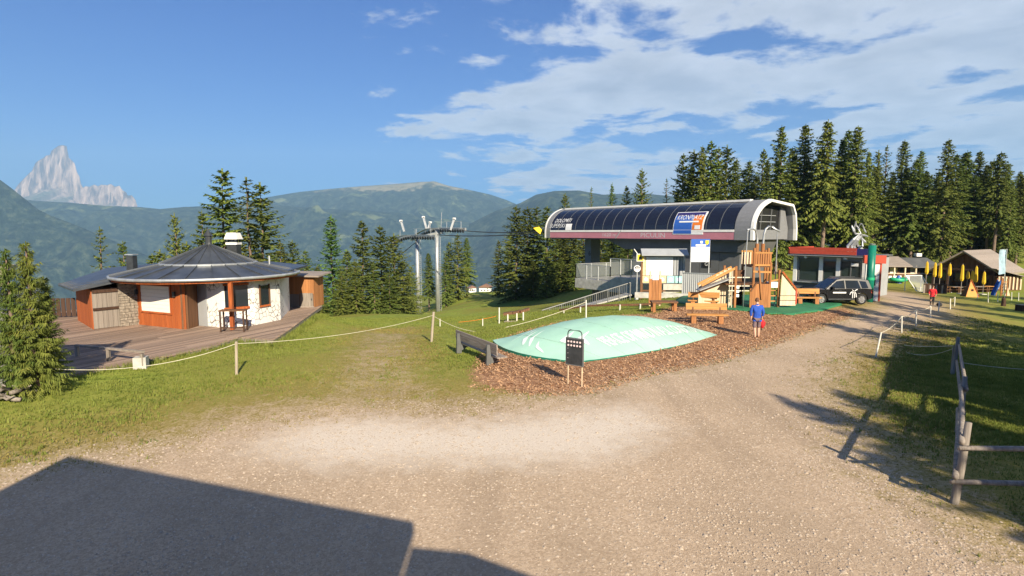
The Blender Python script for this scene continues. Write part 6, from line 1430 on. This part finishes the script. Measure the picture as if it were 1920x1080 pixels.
# orange play tent
q = T(1818, 556); t = thing('play_tent', q, -.1, 'orange pointed board tent on the lawn before the lodge', 'play tent'); th = ZH(526, q.y) - q.z; wv = .72
tentf = [('front_panel', (-.72, -.5), (.62, -.6)), ('side_panel', (.62, -.6), (.8, .6)), ('rear_panel', (.8, .6), (-.6, .7)), ('dark_panel', (-.6, .7), (-.72, -.5))]
for nm, p, q2 in tentf: MB().add([(p[0], p[1], 0), (q2[0], q2[1], 0), (.04, 0, th), (-.04, 0, th), (p[0] * .93, p[1] * .93, 0), (q2[0] * .93, q2[1] * .93, 0), (.03, 0, th - .05), (-.03, 0, th - .05)], [(0, 1, 2, 3), (7, 6, 5, 4), (0, 1, 5, 4), (1, 2, 6, 5), (3, 0, 4, 7)]).build(nm, M_orange if nm != 'dark_panel' else M_brown_wood, t)
MB().tube([(.02, -.385, th * .42), (.02, -.30, th * .42)], .13, 12).build('peep_hole', M_black, t); MB().bar((.62, -.6, 0), (.04, 0, th + .12), .09, .07).build('corner_pole', M_red_wood, t)
# blue slide with small platform
q = T(1866, 555); t = thing('blue_slide', q, 0, 'blue children slide with wooden ladder stand on the far lawn', 'slide'); s_ = q.y / F
MB().bar((-.5, -.2, .08), (.55, .2, 1.75), .45, .06).build('slide_bed', M_blue, t)
for y in (-.22, .22): MB().bar((-.5, -.2 + y, .2), (.55, .2 + y, 1.9), .05, .18).build('slide_side', M_blue, t)
for x in (.55, 1.25):
    for y in (-.1, .55): MB().box((x, y, 1.05), (.09, .09, 2.1)).build('post', M_gold_wood, t)
MB().box((.9, .22, 1.7), (.8, .75, .06)).build('platform', M_gold_x, t)
for k in range(4): MB().box((1.3, .22, .35 + k * .36), (.05, .65, .06)).build('rung', M_pale_wood, t)
MB().extr([(-.1, 0), (.55, 0), (.25, 1.0)], (1.4, .2, 0), (1, 0, 0), (0, 0, 1), (0, 1, 0), .06).build('ladder_side', M_pale_wood, t)
# pale blue banner
q = P(1881, 548, 70); g_ = tz(q.x, q.y); t = thing('tall_banner', (q.x, q.y, g_), 0, 'tall pale blue banner on a pole right of the lodge roof', 'banner'); z1, z0 = ZH(468, 70) - g_, ZH(514, 70) - g_
MB().tube([(0, 0, 0), (0, 0, z1 + .1)], .05, 8).build('pole', M_galv, t); vs = []
for k in range(9):
    f_ = k / 8; z = z1 + (z0 - z1) * f_
    for j in range(5): vs.append((-j * .21, .10 * math.sin(j * 1.7 + f_ * 5) + .02, z + .05 * math.sin(j + k)))
MB().add(vs, [(k * 5 + j, k * 5 + j + 1, (k + 1) * 5 + j + 1, (k + 1) * 5 + j) for k in range(8) for j in range(4)]).build('cloth', M_lblue, t, smooth=True); MB().bar((.02, 0, z1), (-.88, 0, z1), .04, .05).build('top_bar', M_galv, t)
# green and blue inflatable ring
q = T(1684, 531); t = thing('toy_boat', q, 0, 'green inflatable toy boat on the far lawn', 'toy boat'); n_ = 18
MB().tube([(1.05 * math.cos(6.2832 * k / n_), .7 * math.sin(6.2832 * k / n_), .5 + .12 * math.cos(6.2832 * k / n_) ** 2) for k in range(n_ + 1)], .26, 8).build('ring', M_green_toy, t, smooth=True)
MB().box((0, 0, .42), (1.7, 1.0, .1)).build('floor', M_blue, t); MB().lathe([(.35, .5), (.3, .95), (.1, 1.15), (0, 1.17)], n=10).build('seat_hump', M_blue, t, smooth=True); MB().lathe([(.45, 0), (.3, .4)], n=10).build('foot', M_blue, t)
q = T(1881, 574); t = thing('dark_stump', q, 0, 'dark upright stump on the far right lawn', 'stump'); MB().tube([(0, 0, -.1), (.02, 0, .35), (0, .02, .7), (.05, 0, .82)], [.22, .17, .16, .10], 8).build('stump', M_dark_wood, t); MB().tube([(0, 0, .5), (.12, -.05, .78)], [.07, .05], 6).build('knot', M_dark_wood, t)
q = T(1916, 583); t = thing('dark_box', q, .2, 'dark low crate cut by the right frame edge on the lawn', 'crate'); MB().box((0, 0, .25), (.8, .6, .5)).build('box', M_dark_wood, t); MB().box((0, 0, .53), (.86, .66, .05)).build('lid', M_black, t)
# ------------------------------------------------------------------ people
def skin_obj(name, joints, edges, material, parent, sub=2):
    me = bpy.data.meshes.new(name); me.from_pydata([j[0] for j in joints], edges, []); me.materials.append(material); o = bpy.data.objects.new(name, me); COL.objects.link(o); o.parent = parent
    s = o.modifiers.new('skin', 'SKIN'); s.use_smooth_shade = True; d = me.skin_vertices[0].data
    for i, j in enumerate(joints): d[i].radius = j[1] if isinstance(j[1], tuple) else (j[1], j[1]); d[i].use_root = (i == 0)
    b = o.modifiers.new('subdivision', 'SUBSURF'); b.levels = sub; b.render_levels = sub
    for p in me.polygons: p.use_smooth = True
    return o
def person(loc, rz, label, jacket, trousers, shorts, held=None, bend=.0, h=1.75, hairm=M_hair):
    o = thing('person', loc, rz, label, 'person'); o.scale = (h / 1.75,) * 3
    # local: -y is the back of the figure seen by the camera, +y the walking direction
    pel = (0, 0, .93); f = bend
    J = [(pel, (.15, .10)), ((0, .01 + f * .2, 1.12), (.14, .10)), ((0, .02 + f * .5, 1.34), (.165, .11)), ((0, .02 + f * .8, 1.46), (.08, .07)), ((0, .04 + f, 1.53), .055), ((0, .06 + f * 1.2, 1.60), (.072, .085)), ((0, .07 + f * 1.3, 1.70), (.065, .08)),
         ((.19, .02 + f * .6, 1.40), .06), ((.25, .0 + f * .5, 1.15), .048), ((.24, .10, .92), .038), ((.24, .12, .84), (.025, .04)),
         ((-.19, .02 + f * .6, 1.40), .06), ((-.26, -.03 + f * .5, 1.16), .048), ((-.25, .02, .92), .038), ((-.25, .03, .84), (.025, .04)),
         ((.095, 0, .86), .09), ((.10, .10, .50), .062), ((.10, .06, .28), .058), ((.10, .04, .09), .042), ((.105, .05, .045), .045), ((.11, .17, .035), .035),
         ((-.095, 0, .86), .09), ((-.10, -.02, .50), .062), ((-.10, -.10, .30), .058), ((-.10, -.17, .10), .042), ((-.105, -.17, .06), .045), ((-.11, -.05, .035), .035)]
    E = [(0, 1), (1, 2), (2, 3), (3, 4), (4, 5), (5, 6), (2, 7), (7, 8), (8, 9), (9, 10), (2, 11), (11, 12), (12, 13), (13, 14), (0, 15), (15, 16), (16, 17), (17, 18), (18, 19), (19, 20), (0, 21), (21, 22), (22, 23), (23, 24), (24, 25), (25, 26)]
    # fingers: four and a thumb on each hand
    for side, hi in ((1, 10), (-1, 14)):
        bx, by, bz = J[hi][0]
        for k in range(4):
            n0 = len(J); yy = by - .03 + k * .02; ln = (.05, .06, .062, .055)[3 - k]
            J += [((bx, yy, bz - .03), .010), ((bx - side * .006, yy + .004, bz - .03 - ln * .55), .0095), ((bx - side * .022, yy + .006, bz - .03 - ln), .008)]; E += [(hi, n0), (n0, n0 + 1), (n0 + 1, n0 + 2)]
        n0 = len(J); J += [((bx - side * .02, by + .045, bz + .005), .011), ((bx - side * .028, by + .06, bz - .035), .009)]; E += [(hi - 1, n0), (n0, n0 + 1)]
    skin_obj('body', J, E, M_skin, o)
    hd = J[6][0]; nose = MB().tube([(0, hd[1] + .075, hd[2] - .01), (0, hd[1] + .105, hd[2] - .05), (0, hd[1] + .08, hd[2] - .06)], [.008, .017, .012], 6); nose.build('nose', M_skin, o)
    for s in (-1, 1): MB().tube([(s * .075, hd[1] - .005, hd[2] - .06), (s * .085, hd[1] - .01, hd[2] - .03), (s * .078, hd[1] - .005, hd[2])], [.01, .02, .012], 6).build('ear', M_skin, o)
    MB().lathe([(0, .085), (.045, .075), (.078, .04), (.088, -.01), (.086, -.06), (.07, -.10), (.03, -.12)], (0, hd[1] - .018, hd[2] + .01), 14).build('hair', hairm, o, smooth=True)
    JK = [((0, 0, .93), (.185, .135)), ((0, .01 + f * .2, 1.12), (.175, .135)), ((0, .02 + f * .5, 1.33), (.20, .14)), ((0, .025 + f * .8, 1.455), (.11, .09)), ((.20, .02 + f * .6, 1.40), .082), ((.265, .0 + f * .5, 1.15), .066), ((.245, .09, .95), .053), ((-.20, .02 + f * .6, 1.40), .082), ((-.275, -.03 + f * .5, 1.16), .066), ((-.255, .02, .95), .053), ((0, .01, .84), (.18, .13))]
    skin_obj('jacket', JK, [(0, 1), (1, 2), (2, 3), (2, 4), (4, 5), (5, 6), (2, 7), (7, 8), (8, 9), (0, 10)], jacket, o)
    lo = .42 if shorts else .10
    kx, ky = (.10, .08), (-.10, -.055)
    TR = [((0, 0, .92), (.15, .115)), ((.095, .0, .84), .105), ((.10, .07, .58), .093), ((.10, .075 if shorts else .045, lo), .088 if shorts else .06), ((-.095, 0, .84), .105), ((-.10, -.015, .58), .093), ((-.10, -.05 if shorts else -.165, lo), .088 if shorts else .06)]
    skin_obj('shorts' if shorts else 'trousers', TR, [(0, 1), (1, 2), (2, 3), (0, 4), (4, 5), (5, 6)], trousers, o)
    for (a, b) in (((.105, .03, .05), (.11, .19, .04)), ((-.105, -.19, .06), (-.11, -.03, .04))): skin_obj('shoe', [(a, (.05, .05)), (b, (.045, .035)), ((a[0], a[1] + .02, a[2] + .05), .048)], [(0, 1), (0, 2)], M_shoe, o, 1)
    MB().tube([(-.06, .02 + f, 1.47), (0, -.06 + f, 1.50), (.06, .02 + f, 1.47)], .035, 7).build('collar', jacket, o, smooth=True)
    return o
q = T(1418, 633)
pr = person(q, -.15, 'person in blue fleece and dark shorts walking away across the mulch', M_blue_cloth, M_mauve_cloth, True, bend=.04, h=1.78)
hq = pr.matrix_basis @ Vector((.24, .12, .80)); t = thing('red_bundle', hq - Vector((0, 0, .5)), 0, 'red cloth bundle carried in the right hand of the walker', 'bag')
rb = MB(); n_ = 10; vs = []
for i, (r_, z) in enumerate(((.02, .52), (.06, .46), (.12, .36), (.13, .24), (.08, .14), (.02, .10))):
    for k in range(n_): a = 6.283 * k / n_; rr = r_ * (1 + .3 * math.sin(k * 2.3 + i)); vs.append((rr * math.cos(a) + .03, rr * .7 * math.sin(a), z))
rb.add(vs, [(i * n_ + k, i * n_ + (k + 1) % n_, (i + 1) * n_ + (k + 1) % n_, (i + 1) * n_ + k) for i in range(5) for k in range(n_)]); rb.build('bundle', M_red_cloth, t, smooth=True); MB().tube([(0, 0, .52), (.06, -.02, .30), (.0, 0, .02)], .022, 6).build('strap', M_dark_cloth, t)
q = T(1747, 572); person(q, 2.6, 'person in red jacket and black trousers standing on the far path', M_red_cloth, M_dark_cloth, False, h=1.72)
q = T(1752, 573) + Vector((.35, -.1, 0)); q.z = tz(q.x, q.y); t = thing('small_bag', q, .3, 'small dark bag on the path beside the red jacket', 'bag'); MB().lathe([(0, 0), (.2, .02), (.23, .15), (.15, .28), (.03, .3)], n=10).build('bag', M_dark_cloth, t, smooth=True); MB().tube([(-.1, 0, .27), (0, 0, .4), (.1, 0, .27)], .015, 6).build('handle', M_dark_cloth, t)

# ------------------------------------------------------------------ far houses in the valley
def house(px, py, d, w, h, label, wallm, roofm, rz=0., group=None):
    q = P(px, py, d); g_ = min(q.z, tz(q.x, q.y) + 2) if d < 1200 else q.z; o = thing('valley_house', (q.x, q.y, q.z), rz, label, 'house', group)
    MB().box((0, w * .4, h * .5 - 6), (w, w * .8, h + 12)).build('wall', wallm, o)
    MB().extr([(-w * .6, h * .95), (w * .6, h * .95), (0, h * 1.5)], (0, -w * .12, 0), (1, 0, 0), (0, 0, 1), (0, 1, 0), w * 1.05).build('roof', roofm, o)
    for k in (-1, 0, 1): MB().box((k * w * .28, -.08, h * .45), (w * .12, .2, h * .2)).build('window', M_glass, o)
M_tile = mat('brown_roof_tiles', (.22, .12, .08), .9)
house(886, 548, 560, 7.5, 4.5, 'white valley chalet at the left of the pair beyond the meadow crest', M_white, M_tile, .2)
house(909, 549, 540, 11, 5.5, 'larger valley chalet beyond the meadow crest left of the dense stand', M_white, M_tile, -.1)

# ------------------------------------------------------------------ grass, chips, stones: what nobody could count
def scatter(n, box, wfun):
    x = rng.uniform(box[0], box[1], n); y = rng.uniform(box[2], box[3], n); keep = rng.random(n) < wfun(x, y); return x[keep], y[keep]
M_grass = foliage('grass_blades', [(.11, .15, .027), (.20, .235, .045), (.28, .295, .075)], transl=.3, hue=0, rnd=0)
M_grass_dry = foliage('dry_grass_blades', [(.17, .14, .04), (.27, .22, .07), (.36, .30, .11)], transl=.3, hue=0, rnd=0)
def in_view(x, y): return (y > 5) & (np.abs(x) < y * .96 + 1)
DKP = [(p[0], p[1]) for p in DECK]; MATP = mp_ if False else None
def blades(n, box, wfun, h0, h1, w, m_, name, nb=3):
    x, y = scatter(n, box, wfun); z = terr_np(x, y); k = len(x)
    V = np.zeros((k, nb, 3, 3)); a = rng.uniform(0, 6.28, (k, nb)); hh = rng.uniform(h0, h1, (k, nb)); ln = rng.uniform(.1, .7, (k, nb)) * hh; sc_ = (1 + np.hypot(x, y) / 28)[:, None]
    ox = rng.normal(0, .03, (k, nb)); oy = rng.normal(0, .03, (k, nb)); bx = x[:, None] + ox; by = y[:, None] + oy; bz = z[:, None] - .01 + 0 * ox
    wx = np.cos(a + 1.57) * w * sc_; wy = np.sin(a + 1.57) * w * sc_
    V[:, :, 0] = np.stack([bx - wx, by - wy, bz], -1); V[:, :, 1] = np.stack([bx + wx, by + wy, bz], -1); V[:, :, 2] = np.stack([bx + np.cos(a) * ln, by + np.sin(a) * ln, bz + hh], -1)
    V = V.reshape(-1, 3); raw(name, V, np.arange(len(V)).reshape(-1, 3), m_, kind='stuff', label=None)
def clear_of(x, y): return (poly_sd(x, y, DKP) < -.05) & (poly_sd(x, y, MULCH) < .1) & in_view(x, y)
def w_green(x, y):
    g_ = poly_sd(x, y, GRAVEL); return clear_of(x, y) * np.clip((-g_ - 1.2) / 3, 0, 1) * np.clip(26 / (y + 8), .12, 1) * np.clip(.25 - poly_sd(x, y, WORN) * .35, .12, 1)
def w_dry(x, y):
    g_ = poly_sd(x, y, GRAVEL); return clear_of(x, y) * (g_ < 1) * np.maximum(np.clip(1 - np.abs(g_ + 1.6) / 2.8, 0, 1) ** 1.5 * .7, np.clip(.5 + poly_sd(x, y, WORN) * .4, 0, .55))
blades(230000, (-32, 32, 6, 48), w_green, .03, .10, .009, M_grass, 'grass'); blades(120000, (5, 22, 7, 24), w_green, .03, .10, .008, M_grass, 'lawn_grass')
blades(170000, (-20, 24, 7, 34), w_dry, .02, .06, .008, M_grass_dry, 'dry_grass')
def w_edge(x, y): return in_view(x, y) * (np.abs(poly_sd(x, y, DKP)) < .5) * (poly_sd(x, y, DKP) < 0) * 1.0
blades(30000, (-22, -10, 15, 37), w_edge, .08, .28, .006, M_grass, 'tall_grass')
def stones(n, box, wfun, s0, s1, m_, name, flat=.6):
    x, y = scatter(n, box, wfun); z = terr_np(x, y); k = len(x); s = s0 + (s1 - s0) * rng.random(k) ** 2.5
    base = np.array([(1, 0, 0), (0, 1, 0), (-1, 0, 0), (0, -1, 0), (0, 0, 1)], float); V = base[None] * s[:, None, None] * rng.uniform(.6, 1.3, (k, 5, 3)); V[:, :, 2] *= flat
    a = rng.uniform(0, 6.28, k); c, s_ = np.cos(a)[:, None], np.sin(a)[:, None]; X = V[:, :, 0] * c - V[:, :, 1] * s_; Y = V[:, :, 0] * s_ + V[:, :, 1] * c
    V[:, :, 0] = X + x[:, None]; V[:, :, 1] = Y + y[:, None]; V[:, :, 2] += z[:, None]
    f = np.array([(0, 1, 4), (1, 2, 4), (2, 3, 4), (3, 0, 4)]); Fc = (np.arange(k)[:, None, None] * 5 + f[None]).reshape(-1, 3); raw(name, V.reshape(-1, 3), Fc, m_, kind='stuff')
M_peb = mat('gravel_stone', (.64, .53, .41), .9, col2=(.28, .215, .16), scale=30); 
def w_clump(x, y):
    nn = np.array([noise.noise(Vector((a * 1.1, b * 1.1, 5))) for a, b in zip(x, y)]); g_ = poly_sd(x, y, GRAVEL)
    return clear_of(x, y) * (nn > .25) * np.clip(.8 - g_ * 1.2, 0, 1) * (g_ < .7) * (g_ > -7) * np.where(g_ > -.6, .35, 1)
blades(60000, (-22, 24, 6, 34), w_clump, .03, .10, .008, M_grass, 'grass_clumps', nb=4)
stones(110000, (-13, 13, 5.5, 24), lambda x, y: in_view(x, y) * (poly_sd(x, y, GRAVEL) > -.8) * np.clip(11 / y, .15, 1), .008, .034, M_peb, 'gravel')
stones(4500, (-13, 13, 5.5, 26), lambda x, y: in_view(x, y) * (poly_sd(x, y, GRAVEL) > -1.2) * 1.0, .02, .055, M_peb, 'loose_stones')
stones(14000, (4, 12, 5, 12), lambda x, y: in_view(x, y) * (np.abs(poly_sd(x, y, GRAVEL) - .2) < .9), .01, .035, M_peb, 'edge_gravel')
def chips(n):
    poly = np.array(MULCH); x, y = scatter(n, (poly[:, 0].min(), poly[:, 0].max(), poly[:, 1].min(), poly[:, 1].max()), lambda x, y: (poly_sd(x, y, MULCH) > -.4) * 1.0); z = terr_np(x, y); k = len(x)
    L_ = rng.uniform(.02, .07, k); W2 = rng.uniform(.008, .022, k); a = rng.uniform(0, 6.28, k); tx_ = rng.normal(0, .35, (k, 2)); V = np.zeros((k, 4, 3))
    for i, (u, v) in enumerate(((-1, -1), (1, -1), (1, 1), (-1, 1))):
        V[:, i, 0] = x + np.cos(a) * L_ * u - np.sin(a) * W2 * v; V[:, i, 1] = y + np.sin(a) * L_ * u + np.cos(a) * W2 * v; V[:, i, 2] = z + .018 + tx_[:, 0] * L_ * u + tx_[:, 1] * W2 * v
    raw('bark_chips', V.reshape(-1, 3), np.arange(k * 4).reshape(-1, 4), M_chip, kind='stuff')
M_chip = mat('bark_chip', (.60, .38, .22), .9, col2=(.22, .105, .05), scale=14)
chips(60000)
